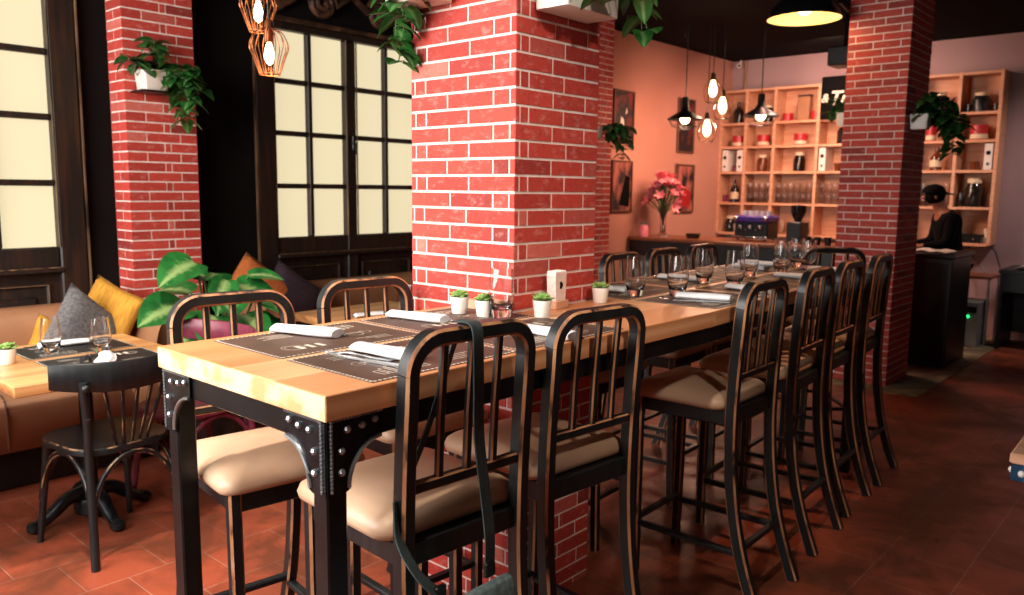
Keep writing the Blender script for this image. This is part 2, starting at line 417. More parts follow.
# French windows: wooden frame, two casements with frosted panes, fielded panels below
def french_window(idx, x0):
    y1 = WY+.07; yf = WY-.02
    fr = MB()
    W_ = 1.54
    for a, b in ((0, .14), (W_-.14, W_)): fr.cbox(x0+a, x0+b, yf-.015, y1, 0, 2.57, .008)
    fr.cbox(x0+.14, x0+W_-.14, yf-.01, y1, 2.52, 2.57, .008)
    fr.cbox(x0+.14, x0+W_-.14, yf, y1, .0, .12, .008)
    fr.cbox(x0+.14, x0+W_-.14, yf, y1, 1.02, 1.14, .008); fr.cbox(x0+.13, x0+W_-.13, yf-.03, y1, 1.00, 1.03, .006)
    fr.cbox(x0+.725, x0+.815, yf-.004, y1, .12, 2.52, .008)
    root = struct(fr.build('window_%d' % idx, 'window_wood'), 'dark wooden french window frame with frosted panes')
    ed = MB()                                                       # worn outer bead of the frame
    for xx in (x0-.012, x0+W_+.004): ed.box(xx, xx+.008, yf-.022, yf, 0, 2.57)
    for xx in (x0+.137, x0+W_-.143, x0+.722, x0+.812): ed.box(xx, xx+.004, yf-.0165, yf-.004, 1.14, 2.52)
    ed.box(x0+.13, x0+W_-.13, yf-.033, yf-.029, 1.026, 1.032)
    ed.build('frame_bead', 'window_wood_worn', root, 0)
    for c0 in (.14, .815):
        mm = MB()
        mm.cbox(x0+c0+.275, x0+c0+.311, yf+.01, y1-.02, 1.14, 2.52, .006)
        for z in (1.49, 1.845, 2.19): mm.cbox(x0+c0, x0+c0+.585, yf+.012, y1-.02, z-.017, z+.017, .006)
        mm.build('glazing_bars', 'window_wood', root)
        for (a, b) in ((0, .275), (.311, .585)):
            for (za, zb) in ((1.14, 1.473), (1.507, 1.828), (1.862, 2.173), (2.207, 2.52)):
                MB().box(x0+c0+a, x0+c0+b, WY+.03, WY+.036, za, zb).build('frosted_pane', 'pane_glow', root, 0)
        pn = MB(); a, b = x0+c0, x0+c0+.585
        pn.box(a, b, WY+.02, WY+.04, .12, 1.0)
        fr2 = [(a+.06, .2), (b-.06, .2), (b-.06, .93), (a+.06, .93)]
        pn.sweep([(x, WY+.015, z) for x, z in fr2]*1, circ(.014, 6), (0, 1, 0), closed=True)
        pn.cbox(a+.12, b-.12, WY+.0, WY+.03, .27, .87, .012)
        pn.build('lower_panel', 'window_wood', root)
        em = MB()
        for (p, q) in ((fr2[3], fr2[2]), (fr2[0], fr2[3]), (fr2[1], fr2[2])):
            em.sweep([(p[0], WY+.002, p[1]), (q[0], WY+.002, q[1])], circ(.003, 5), (0, 1, 0))
        em.build('panel_bead', 'window_wood_worn', root)
    hd = MB(); hd.cbox(x0+.76, x0+.782, yf-.03, yf, 1.75, 1.86, .005); hd.tube([(x0+.771, yf-.03, 1.80), (x0+.771, yf-.06, 1.80), (x0+.771, yf-.06, 1.72)], .008)
    hd.build('window_handle', 'black_paint_metal', root)
    return root
french_window(1, .27); french_window(2, 2.90)

# carved pediment above the second window
def scroll(cx, cz, r0, turns, sgn, y, tail):
    p = []
    n = int(turns*16)
    for i in range(n+1):
        a = i/n*turns*2*PI; r = r0*(1-.8*i/n); p.append((cx+sgn*r*math.cos(a), y, cz+r*math.sin(a)))
    return [V(q) for q in tail]+p
ped = MB()
ped.cbox(2.84, 4.50, WY-.05, WY, 2.57, 2.605, .008)
for sgn, cx in ((1, 3.42), (-1, 3.92)):
    ped.tube(scroll(cx, 2.735, .11, 2.2, sgn, WY-.05, [(cx+sgn*.55, WY-.03, 2.88), (cx+sgn*.3, WY-.04, 2.86)]), .026, 8)
for sgn, cx in ((1, 3.05), (-1, 4.32)):
    ped.tube(scroll(cx, 2.71, .09, 1.8, -sgn, WY-.045, []), .022, 8)
pth = bez([(4.0, WY-.04, 2.9), (4.1, WY-.05, 2.62), (4.5, WY-.04, 2.63)], 10); ped.tube(pth, .03, 8)
pth = bez([(4.05, WY-.04, 2.98), (4.2, WY-.05, 2.70), (4.55, WY-.04, 2.71)], 10); ped.tube(pth, .02, 8)
pth = bez([(3.3, WY-.04, 2.88), (3.2, WY-.05, 2.62), (2.86, WY-.04, 2.66)], 10); ped.tube(pth, .024, 8)
struct(ped.build('trim_1', 'carved_wood'), 'carved dark scrollwork above the window')

# brick pillars: a mortar core and every brick slightly proud of it
def pillar(label, x0, x1, y0, y1, pats, course=.0557, joint=.009, seed=1, z_off=0):
    R = random.Random(seed); mb = MB(); core = .002
    mb.box(x0+core, x1-core, y0+core, y1-core, 0, CZ-.001, 1); tones = [0]*6
    rows = int(CZ/course)+1
    faces = {'-y': (x0, x1), '+y': (x0, x1), '-x': (y0, y1), '+x': (y0, y1)}
    for fc, (a, b) in faces.items():
        pat = pats[fc]; L = b-a
        for r in range(rows):
            z0 = r*course-z_off*course+joint/2; z1 = z0+course-joint
            if z1 > CZ: z1 = CZ-.002
            if z0 < 0: z0 = .001
            if z1-z0 < .01: continue
            u = a; wob = R.uniform(-.012, .012)
            ws = pat[r % len(pat)]
            for i, w in enumerate(ws):
                e = u+w*L
                s0 = u+(joint/2 if i else .0015); s1 = (e+(wob if w > .3 and i < len(ws)-1 and ws[i+1] > .3 else 0))-(joint/2 if i < len(ws)-1 else .0015)
                if i == len(ws)-1: s1 = b-.0015
                pr = R.uniform(0, .001)
                if fc == '-y': mb.box(s0, s1, y0-pr, y0+.008, z0, z1)
                elif fc == '+y': mb.box(s0, s1, y1-.008, y1+pr, z0, z1)
                elif fc == '-x': mb.box(x0-pr, x0+.008, s0, s1, z0, z1)
                else: mb.box(x1-.008, x1+pr, s0, s1, z0, z1)
                t = min(1, max(0, R.gauss(.5, .22))); tones += [t]*6
                u = s1+joint/2
    mb.attr['tone'] = ('FACE', tones)
    return struct(mb.build('brick_pillar', ['brick', 'mortar'], smooth=0), label)
RA, RB = [.42, .40, .18], [.05, .095, .43, .425]
LA, LB = [.05, .145, .43, .375], [.43, .42, .11, .04]       # along +y the first brick is the one nearest the camera edge
P1 = {'-y': [RA, RB], '+y': [RA, RB], '-x': [LA, LB], '+x': [LA, LB]}
pillar('square red brick pillar that rises through the long table', 1.97, 2.42, 1.741, 2.24, P1, seed=3, z_off=.55)
PL = {'-y': [[.52, .09, .39], [.27, .48, .25]], '+y': [RA, RB], '-x': [[1.0], [.5, .5]], '+x': [[1.0], [.5, .5]]}
pillar('red brick pillar against the black wall between the two windows', 1.99, 2.40, 4.65, WY-.001, PL, seed=5)
PR = {'-y': [[.4, .42, .18], [.2, .42, .38]], '+y': [RA, RB], '-x': [[.15, .45, .40], [.42, .45, .13]], '+x': [RA, RB]}
pillar('red brick pillar at the bar end beyond the bar stools', 6.49, 7.04, 1.88, 2.33, PR, seed=7)
pillar('red brick pillar on the wall half hidden behind the central pillar', 6.20, 6.60, 4.58, WY-.001, PL, seed=9)

# ------------------------------------------------------------------ bar table
TT, TH = 1.0824, .054                     # top height, slab thickness
TX0, TX1, TY0, TY1 = .898, 2.475, 1.276, 1.986
t = thing('bar_table', 'long high wooden table with black riveted metal legs built around the brick pillar', 'table', (TX0, TY0, 0))
top = MB(); c = .004
RL, RA_ = 1.905, .055                      # the right-hand run of the table is turned by a few degrees
PIV = V((2.475, TY0, 0))
def RT(x, y):
    c_, s_ = math.cos(RA_), math.sin(RA_); dx, dy = x-PIV.x, y-PIV.y
    return (PIV.x+dx*c_-dy*s_, PIV.y+dx*s_+dy*c_)
poly = [(0, 0), (TX1-TX0, 0), (TX1-TX0-.0385, TY1-TY0), (2.432-TX0, TY1-TY0), (2.432-TX0, 1.729-TY0), (1.958-TX0, 1.729-TY0), (1.958-TX0, TY1-TY0), (0, TY1-TY0)]
top.prism(poly, lambda u, v, w: (u, v, TT-TH+w), TH)
to = top.build('tabletop', ['table_wood', 'table_endgrain'], t, 0)
for p_ in to.data.polygons:
    if abs(p_.normal.x) > .9 and p_.center.x < .01: p_.material_index = 1
to.modifiers.new('b', 'BEVEL').width = .003
top2 = MB(); top2.prism([(.0005, 0), (RL, 0), (RL, TY1-TY0), (.0005, TY1-TY0)], lambda u, v, w: (u, v, TT-TH+w), TH)
RLOC = PIV-V((TX0, TY0, 0))
to = top2.build('tabletop', 'table_wood', t, 0, RLOC, RA_); to.modifiers.new('b', 'BEVEL').width = .003
LX0, LX1, LY0, LY1 = .016, TX1-TX0-.03, .022, TY1-TY0-.008
ZA = TT-TH
ap = MB()
for (a, b, cc, d) in ((LX0, TX1-TX0, LY0, LY0+.05), (LX0, 1.958-TX0, LY1-.05, LY1), (LX0, LX0+.05, LY0, LY1)):
    ap.cbox(a, b, cc, d, ZA-.06, ZA-.001, .004)
ap.build('apron', 'black_paint_metal', t)
ap = MB()
for (a, b, cc, d) in ((.004, RL-.03, LY0, LY0+.05), (.004, RL-.03, LY1-.05, LY1), (RL-.08, RL-.03, LY0, LY1)):
    ap.cbox(a, b, cc, d, ZA-.06, ZA-.001, .004)
ap.build('apron', 'black_paint_metal', t, 40, RLOC, RA_)
def bracket(axis, sx, sy, foot):
    # cast quarter-arch plate on one face of a leg; u along the apron, v downwards
    mb = MB(); n = 10; U, D = .135, .155
    arc = [(.052+(U-.052)*(1-math.cos(PI/2*i/n)), .062+(D-.062)*(1-math.sin(PI/2*i/n))) for i in range(n+1)]   # from (.052,D) to (U,.062)
    poly = [(-.004, 0), (U, 0), (U, .045)]+arc[::-1]+[(.04, D+.005), (-.004, D+.005)]
    if axis == 'y': fn = lambda u, v, w: (foot[0]+sx*u, foot[1]-sy*(.002+w), ZA-v)
    else: fn = lambda u, v, w: (foot[0]-sx*(.002+w), foot[1]+sy*u, ZA-v)
    mb.prism(poly, fn, .005, 0)
    mb.tube([fn(u-.004, v-.004, .006) for u, v in arc], .0048, 6, m=1)
    for u, v in ((.045, .028), (.082, .026), (.115, .02), (.03, .07), (.03, .115)): mb.ball(fn(u, v, .006), .0085, 8, m=1)
    k = 0.006
    while k < D: mb.ball(fn(.006, k, .006), .0046, 6, m=1); k += .0085
    k = .014
    while k < U: mb.ball(fn(k, .005, .005), .0042, 6, m=1); k += .0085
    return mb
for (sx, sy, lx, ly) in ((1, 1, LX0, LY0), (1, -1, LX0, LY1), (-1, 1, RL-.03, LY0), (-1, -1, RL-.03, LY1)):
    leg = MB(); x0_, x1_ = sorted((lx, lx+sx*.05)); y0_, y1_ = sorted((ly, ly+sy*.05))
    leg.cbox(x0_, x1_, y0_, y1_, 0, ZA-.0005, .004)
    lg = leg.build('leg', 'black_paint_metal', t) if sx > 0 else leg.build('leg', 'black_paint_metal', t, 40, RLOC, RA_)
    bracket('y', sx, sy, (lx, ly)).build('corner_bracket', ['cast_metal', 'steel_stud'], lg)
    bracket('x', sx, sy, (lx, ly)).build('corner_bracket', ['cast_metal', 'steel_stud'], lg)

# ------------------------------------------------------------------ bar stools
def bar_stool(label, loc, rz=0):
    t = thing('bar_stool', label, 'bar stool', loc, rz, 'black metal framed bar stools around the long table')
    mats = ['black_wood', 'worn_edge']; S = chsec(.036, .042, .006); S2 = chsec(.042, .036, .006)
    prof = smooth_path([(-.262, 0), (-.212, .14), (-.174, .28), (-.150, .43), (-.138, .58), (-.137, .74), (-.143, .89), (-.152, 1.02), (-.156, 1.083)], 4)
    for s in (-1, 1):
        MB().sweep([(s*.171, p.x, p.y) for p in [V((a[0], a[1], 0)) for a in prof]], S, (1, 0, 0), CHM).build('rear_leg', mats, t)
        MB().sweep([(s*.163, .245, 0), (s*.168, .242, .35), (s*.17, .24, .715)], chsec(.034, .034, .006), (1, 0, 0), CHM).build('front_leg', mats, t)
    # bent top rail, corners rounded
    p = []; R_ = .072
    for k in range(9):
        a = PI - PI/2*k/8; p.append((-.171+R_+R_*math.cos(a), 1.083+R_*math.sin(a)))
    for k in range(9):
        a = PI/2 - PI/2*k/8; p.append((.171-R_+R_*math.cos(a), 1.083+R_*math.sin(a)))
    yy = lambda z: -.156-(z-1.083)*.10
    MB().sweep([(x, yy(z), z) for x, z in p], S2, (0, 1, 0), CHM).build('top_rail', mats, t)
    MB().sweep([(-.155, -.140, .835), (.155, -.140, .835)], chsec(.022, .026, .004), (0, 1, 0), CHM).build('lower_rail', mats, t)
    for x in (-.08, 0, .08):
        MB().sweep([(x, -.141, .84), (x, -.148, .98), (x, -.162, 1.145)], chsec(.02, .016, .004), (1, 0, 0), CHM).build('slat', mats, t)
    fr = MB()
    fr.cbox(-.16, .16, .228, .25, .66, .715, .004); fr.cbox(-.16, .16, -.14, -.118, .66, .715, .004)
    for s in (-1, 1): fr.cbox(*sorted((s*.155, s*.178)), -.13, .24, .66, .715, .004)
    fr.box(-.16, .16, -.12, .235, .70, .713)
    fr.build('seat_frame', 'black_wood', t)
    cu = MB(); rings = []
    for ins, z in ((.012, .713), (0, .718), (-.004, .733), (.002, .750), (.018, .763), (.045, .772), (.09, .777), (.15, .779)):
        rings.append([(x, y, z+(.004 if False else 0)) for x, y in rrect(-.204+ins, .204-ins, -.112+ins, .275-ins, max(.045-ins*.3, .012), 5)])
    cu.loft(rings, caps=True); cu.build('seat_cushion', 'leather_tan', t, 70)
    st = MB()
    for s in (-1, 1): MB().sweep([(s*.164, .235, .20), (s*.168, -.192, .20)], chsec(.02, .028, .004), (0, 0, 1)).build('stretcher', 'black_wood', t)
    MB().sweep([(-.16, .24, .22), (.16, .24, .22)], chsec(.02, .028, .004), (0, 0, 1)).build('stretcher', 'black_wood', t)
    MB().sweep([(-.165, -.19, .22), (.165, -.19, .22)], chsec(.02, .028, .004), (0, 0, 1)).build('stretcher', 'black_wood', t)
    return t
NEAR = [(1.253, 1.375, 'black bar stool with a tan seat and a grey bag strap hung over its back'),
        (1.775, 1.405, 'black bar stool with a tan seat in front of the brick pillar'),
        (2.755, 1.39, 'first tan seated bar stool in the near row right of the pillar'),
        (3.355, 1.43, 'second tan seated bar stool in the near row right of the pillar'),
        (3.855, 1.47, 'third tan seated bar stool in the near row right of the pillar'),
        (4.375, 1.495, 'fourth and furthest tan seated bar stool in the near row, before the far brick pillar')]
stool = bar_stool(NEAR[0][2], (NEAR[0][0], NEAR[0][1], 0), -.07)
stool.scale = (1, 1, 1.018)
for (x, y, lab), rz in zip(NEAR[1:], (-.09, .02, .055, .055, .07)): dup(stool, lab, (x, y, 0), rz).scale = (1, 1, 1)
FAR = [(2.77, 2.10, PI+.05, 'bar stool across the table with its back hidden behind the central brick pillar'),
       (1.20, 2.035, PI-.14, 'bar stool on the far side of the table in front of the leafy floor plant'),
       (1.735, 2.07, PI-.08, 'bar stool on the far side of the table left of the central brick pillar'),
       (3.42, 2.13, PI+.05, 'bar stool across the table behind the first glasses right of the pillar'),
       (3.88, 2.16, PI+.05, 'bar stool across the table, middle of the three before the bar counter'),
       (4.36, 2.185, PI+.05, 'bar stool across the table, last of the three before the bar counter'),
       (4.85, 1.81, -.85, 'bar stool beyond the far table end, turned away in front of the far brick pillar')]
for x, y, r, lab in FAR: dup(stool, lab, (x, y, 0), r).scale = (1, 1, 1)

# bag hung on the first stool by its strap
bx, by = 1.253, 1.375
b = thing('shoulder_bag', 'grey fabric bag hanging by its strap from the nearest bar stool', 'bag', (bx, by, 0))
sec = [(-.017, -.0015), (.017, -.0015), (.017, .0015), (-.017, .0015)]
st = MB()
front = [(-.02, -.135, 1.198), (-.03, -.190, 1.19), (-.03, -.197, 1.10), (-.02, -.19, .95), (-.01, -.20, .82), (-.01, -.215, .72), (-.015, -.22, .66)]
st.sweep(smooth_path(front, 6), sec, (1, .1, 0))
st.sweep(smooth_path([(-.02, -.135, 1.198), (-.035, -.120, 1.13), (-.09, -.11, .98), (-.14, -.105, .88), (-.19, -.115, .83)], 6), sec, (.9, .4, 0))
st.sweep(smooth_path([(-.198, -.12, .83), (-.208, -.14, .76), (-.212, -.19, .71), (-.19, -.215, .67), (-.165, -.22, .645)], 6), sec, (.8, .5, 0))
st.build('strap', 'strap_fabric', b)
bk = MB(); bk.cbox(-.18, -.15, -.226, -.212, .63, .665, .003); bk.build('strap_buckle', 'appliance_black', b); bk = MB(); bk.cbox(-.03, .0, -.226, -.212, .63, .665, .003); bk.build('strap_buckle', 'appliance_black', b)
bg = MB(); rings = []
for z, hx, hy in ((.30, .10, .03), (.31, .12, .04), (.38, .13, .05), (.50, .125, .045), (.60, .115, .03), (.635, .105, .014), (.64, .10, .008)):
    rings.append([(x-.09, y-.255+.03*(.64-z), z) for x, y in rrect(-hx, hx, -hy, hy, hy*.9, 5)])
bg.loft(rings, caps=True); bg.build('bag_body', 'bag_fabric', b, 60)

# ------------------------------------------------------------------ tableware
def tumbler_mesh(h=.155, lo=False):
    n = 14 if lo else 28; mb = MB()
    prof = [(.001, .001), (.026, .001), (.029, .006), (.031, .02), (.038, .045), (.041, .07), (.040, .10), (.0365, .135), (.034, h), (.0328, h), (.0353, .135), (.0388, .10), (.0398, .07), (.0366, .047), (.028, .030), (.018, .026), (.001, .026)]
    mb.lathe(prof, n=n); return mb.mesh('tumbler', 'clear_glass', 60)
TUM = tumbler_mesh()
def glass(x, y, z, label, name='water_glass', s=1):
    o = bpy.data.objects.new(name, TUM); COL.objects.link(o); o.location = (x, y, z); o.scale = (s, s, s)
    return tag(o, label, 'glass', 'clear tumblers laid on the tables')
def placemat_parts(w, d, matname):
    mb = MB(); mb.prism(rrect(-w/2, w/2, -d/2, d/2, .002, 1), lambda u, v, t: (u, v, t), .0014)
    pr = MB(); z = .0015
    def q(x0, x1, y0, y1): pr.box(x0, x1, y0, y1, z, z+.0003)
    k = -w/2+.008
    while k < w/2-.008: q(k, k+.007, -d/2+.002, -d/2+.008); q(k, k+.007, d/2-.008, d/2-.002); k += .0135
    k = -d/2+.008
    while k < d/2-.008: q(-w/2+.002, -w/2+.008, k, k+.007); q(w/2-.008, w/2-.002, k, k+.007); k += .0135
    # printed drawings: rings joined by lines, a row of tall outlines, ruled lines
    def ring(cx, cy, r, t=.0016):
        n = 16; o = len(pr.v)
        for i in range(n):
            a = 2*PI*i/n
            pr.v += [(cx+r*math.cos(a), cy+r*math.sin(a), z+.0003), (cx+(r-t)*math.cos(a), cy+(r-t)*math.sin(a), z+.0003)]
        for i in range(n):
            j = (i+1) % n; pr.f.append([o+2*i, o+2*j, o+2*j+1, o+2*i+1]); pr.m.append(0)
    ring(-w*.30, d*.02, .017); ring(-w*.12, d*.02, .017); ring(-w*.21, d*.05, .024)
    q(-w*.30, -w*.12, d*.02-.001, d*.02+.001)
    for i in range(6):
        x = -w*.36+i*.024; h = .04+.012*((i*7) % 3)
        q(x, x+.0016, -d*.38, -d*.38+h); q(x+.015, x+.0166, -d*.38, -d*.38+h); q(x, x+.0166, -d*.38+h, -d*.38+h+.0016); q(x, x+.0166, -d*.38, -d*.38+.0016)
    for i in range(4): q(w*.10, w*.10+.07+.02*(i % 2), -d*.36+i*.014, -d*.36+i*.014+.0022)
    for i in range(3): q(w*.12+i*.03, w*.12+i*.03+.012, d*.18, d*.18+.04)
    ring(w*.30, d*.22, .03); ring(w*.30, d*.22, .022)
    for i in range(3): q(-w*.34, -w*.34+.10-.02*i, d*.24+i*.014, d*.24+i*.014+.002)
    return mb.mesh('placemat', matname, 0), pr.mesh('print', 'print_white', 0)
PM = {m: placemat_parts(.455 if m == 'placemat_brown' else .44, .315 if m == 'placemat_brown' else .30, m) for m in ('placemat_brown', 'placemat_black')}
def placemat(x, y, z, rz, label, m='placemat_brown'):
    o = bpy.data.objects.new('placemat', PM[m][0]); COL.objects.link(o); o.location = (x, y, z); o.rotation_euler = (0, 0, rz)
    tag(o, label, 'placemat', 'printed placemats')
    p = bpy.data.objects.new('printed_pattern', PM[m][1]); COL.objects.link(p); p.parent = o; p['label'] = 'white printed drawings and dashes'
    return o
def napkin_mesh():
    mb = MB(); R = random.Random(4); n = 22; rings = []
    L = .20
    for i in range(13):
        s = i/12; y = -L/2+L*s; k = 1+.10*math.sin(s*5+.5)-.12*(s < .05); ring = []
        for j in range(n):
            a = 2*PI*j/n; r = .024*k*(1+.05*math.sin(3*a+s*4))
            # flattened roll with a loose flap on one side
            x = r*1.25*math.cos(a)+(.012 if -.5 < math.sin(a) < -.1 and math.cos(a) > 0 else 0); zz = max(r*.52*math.sin(a), -.0115)
            ring.append((x+.006*math.sin(s*3), y, zz+.0118))
        rings.append(ring)
    mb.loft(rings, caps=True)
    return mb.mesh('napkin', 'napkin_white', 50)
NAP = napkin_mesh()
def flat_strip(mb, pts, t=.0018):
    # pts: (y, half width, z)
    n = len(pts); o = len(mb.v)
    for y, w, z in pts: mb.v += [(-w, y, z), (w, y, z), (w, y, z+t), (-w, y, z+t)]
    for i in range(n-1):
        for j in range(4):
            k = (j+1) % 4; mb.f.append([o+4*i+j, o+4*i+k, o+4*i+4+k, o+4*i+4+j]); mb.m.append(0)
    mb.f.append([o+3, o+2, o+1, o]); mb.m.append(0); e = o+4*(n-1); mb.f.append([e, e+1, e+2, e+3]); mb.m.append(0)
def fork_mesh():
    mb = MB()
    flat_strip(mb, [(-.10, .008, .002), (-.09, .0095, .001), (-.04, .006, .001), (.0, .0035, .004), (.03, .0035, .007), (.045, .006, .006), (.055, .0115, .004), (.068, .0122, .002)])
    for x in (-.0100, -.0034, .0034, .0100):
        m2 = MB(); flat_strip(m2, [(.066, .0017, .002), (.085, .0015, .001), (.105, .0009, .005)])
        mb.add([(a+x, b, c) for a, b, c in m2.v], m2.f)
    return mb.mesh('fork', 'steel', 40)
def knife_mesh():
    mb = MB()
    flat_strip(mb, [(-.11, .006, .001), (-.10, .0085, .001), (-.01, .0065, .001), (0, .006, .001)], .004)
    flat_strip(mb, [(-.002, .0055, .002), (.03, .009, .002), (.08, .0095, .002), (.105, .006, .002), (.112, .001, .002)], .0014)
    return mb.mesh('knife', 'steel', 40)
FORK, KNIFE = fork_mesh(), knife_mesh()
def setting(nm, x, y, z, rz, fdx=-.05, mdx=None):
    # one rolled napkin with its fork and knife; nm says which place it is
    zz = z+.0022
    def put(name, me, dx, dy, dr, lab, cat, grp, dz=0):
        o = bpy.data.objects.new(name, me); COL.objects.link(o); c, s = math.cos(rz), math.sin(rz)
        o.location = (x+dx*c-dy*s, y+dx*s+dy*c, zz+dz); o.rotation_euler = (0, 0, rz+dr); tag(o, lab, cat, grp)
    put('napkin', NAP, 0, 0, 0, 'rolled white napkin '+nm, 'napkin', 'rolled white napkins')
    put('fork', FORK, fdx, .045, .12, 'steel fork beside the napkin '+nm, 'fork', 'steel forks')
    put('knife', KNIFE, fdx-.026, 0, .05, 'steel knife beside the napkin '+nm, 'knife', 'steel knives')
Z = TT+.0002
MATSPOTS = [(1.255, 1.452, 'on the near table corner by the nearest stool'), (1.725, 1.452, 'on the near table edge left of the pillar'),
            (1.255, 1.79, 'on the far left corner of the long table'), (1.725, 1.79, 'under the small potted succulents by the pillar'),
            (2.75, 1.452, 'before the first near stool right of the pillar'), (3.25, 1.452, 'before the second near stool right of the pillar'),
            (3.73, 1.452, 'before the third near stool right of the pillar'), (4.15, 1.452, 'before the last near stool'),
            (2.75, 1.80, 'just behind the pillar on the far edge'), (3.25, 1.80, 'on the far edge, second from the pillar'), (3.73, 1.80, 'on the far edge, third from the pillar'), (4.15, 1.80, 'on the far edge at the table end')]
for x, y, s in MATSPOTS: placemat(*(RT(x, y) if x > 2.4 else (x, y)), Z, (0 if y < 1.6 else PI)+(RA_ if x > 2.4 else 0), 'dark brown printed placemat '+s)
Zm = Z+.0018
SETS = [('nearest the table corner', 1.215, 1.475, .10, -.045), ('at the far left place beside the floor plant', 1.245, 1.85, .35, .05), ('by the first potted succulent', 1.625, 1.825, .22, .05),
        ('between the two nearest stools and the third succulent', 1.70, 1.385, 0, .05), ('beside the second glass right of the pillar', 2.70, 1.44, .3, -.05),
        ('behind the first glass right of the pillar', 2.64, 1.84, .1, .06), ('before the second near stool right of the pillar', 3.07, 1.435, -.15, .055), ('before the third near stool right of the pillar', 3.70, 1.50, 0, .055),
        ('across the table, second from the pillar', 3.22, 1.84, .1, .055), ('across the table, third from the pillar', 3.98, 1.86, -.2, -.06), ('before the last near stool', 4.16, 1.52, .05, -.06), ('across the table at its far end', 4.22, 1.93, .1, .055)]
for nm, x, y, r, fd in SETS: setting(nm, x, y, Zm-.002, r, fd)
for x, y, lab in [(1.845, 1.68, 'clear tumbler standing alone in front of the pillar corner'), (2.59, 1.67, 'clear tumbler nearest the pillar on its right side'), (2.715, 1.56, 'second clear tumbler right of the pillar, beside a napkin'),
                  (3.18, 1.70, 'clear tumbler in the second pair, far side'), (3.15, 1.54, 'clear tumbler in the second pair, near side'), (3.62, 1.695, 'clear tumbler in the third pair, far side'),
                  (3.83, 1.63, 'clear tumbler in the third pair, near side'), (4.17, 1.63, 'clear tumbler in the last pair, near side'), (4.29, 1.74, 'clear tumbler in the last pair, far side'), (3.98, 1.69, 'clear tumbler just left of the last pair on the table')]:
    glass(x, y, Zm, lab)
def succulent(x, y, z, label, seed, s=1):
    t = thing('potted_succulent', label, 'plant', (x, y, z), 0, 'small succulents in white pots')
    mb = MB(); mb.lathe([(.001, .0005), (.0235*s, .0005), (.0245*s, .003), (.031*s, .052*s), (.031*s, .055*s), (.028*s, .055*s), (.026*s, .046*s)], n=24); mb.build('pot', 'white_ceramic', t)
    MB().lathe([(.0265*s, .046*s), (.001, .048*s)], n=16).build('soil', 'soil', t)
    R = random.Random(seed); lf = MB()
    for ring, (n, ln, el) in enumerate(((9, .042, .45), (8, .038, .85), (6, .032, 1.2))):
        for k in range(n):
            a = 2*PI*k/n+ring*.5+R.uniform(-.15, .15); e = el+R.uniform(-.12, .12); L = ln*s*R.uniform(.85, 1.1)
            d = V((math.cos(a)*math.cos(e), math.sin(a)*math.cos(e), math.sin(e))); b0 = V((0, 0, .046*s)); sd = V((-math.sin(a), math.cos(a), 0))
            up = d.cross(sd)*-1; rings = []
            for f, w in ((0, .25), (.35, .8), (.65, 1), (.85, .7), (1, .06)):
                c = b0+d*L*f+V((0, 0, .004*math.sin(f*PI)))
                rings.append([c+sd*w*.008*s*math.cos(q*PI/3)+up*w*.0042*s*math.sin(q*PI/3) for q in range(6)])
            lf.loft(rings, caps=True)
    lf.build('leaves', 'succulent', t, 60)
succulent(1.815, 1.835, Zm, 'succulent in a white pot, leftmost of the four on the long table', 1)
succulent(1.825, 1.735, Zm, 'succulent in a white pot half behind the tall glass at the pillar', 2, .95)
succulent(1.955, 1.605, Z, 'succulent in a white pot in front of the pillar, right of the tall glass', 3)
succulent(2.365, 1.672, Z, 'succulent in a white pot at the right edge of the pillar', 4)
# white paper lantern-like holder on a wood block against the pillar
h = thing('menu_holder', 'white scalloped holder with a small dark emblem on a wood block by the pillar', 'holder', (2.14, 1.695, Z), .1); h.scale = (.8, .8, .82)
MB().cbox(-.05, .05, -.032, .032, 0, .035, .003).build('wood_block', 'shelf_wood', h)
mb = MB(); n = 20
poly = [(-.037, .035), (.037, .035), (.043, .135)]
for i in range(7):
    x = .043-.086*(i+.5)/7; poly += [(x+.006, .150), (x-.002, .158), (x-.006, .140)]
poly += [(-.043, .135)]
mb.prism(poly, lambda u, v, w: (u, -.022+w, v), .044); mb.build('card', 'paper_holder', h, 0)
mb = MB(); mb.prism([(.012*math.cos(a)*(1+.35*math.cos(3*a)), .098+.016*math.sin(a)) for a in [2*PI*i/16 for i in range(16)]], lambda u, v, w: (u, -.0225-w, v), .0008); mb.build('emblem', 'sign_black', h, 0)
# the wooden ledges at the foot of the pillar
lb = MB().cbox(1.915, 1.952, 1.75, 1.97, TT+.0002, TT+.03, .003).build('wood_block', 'shelf_wood'); tag(lb, 'low wood strip lying along the left foot of the pillar on the table', 'block')

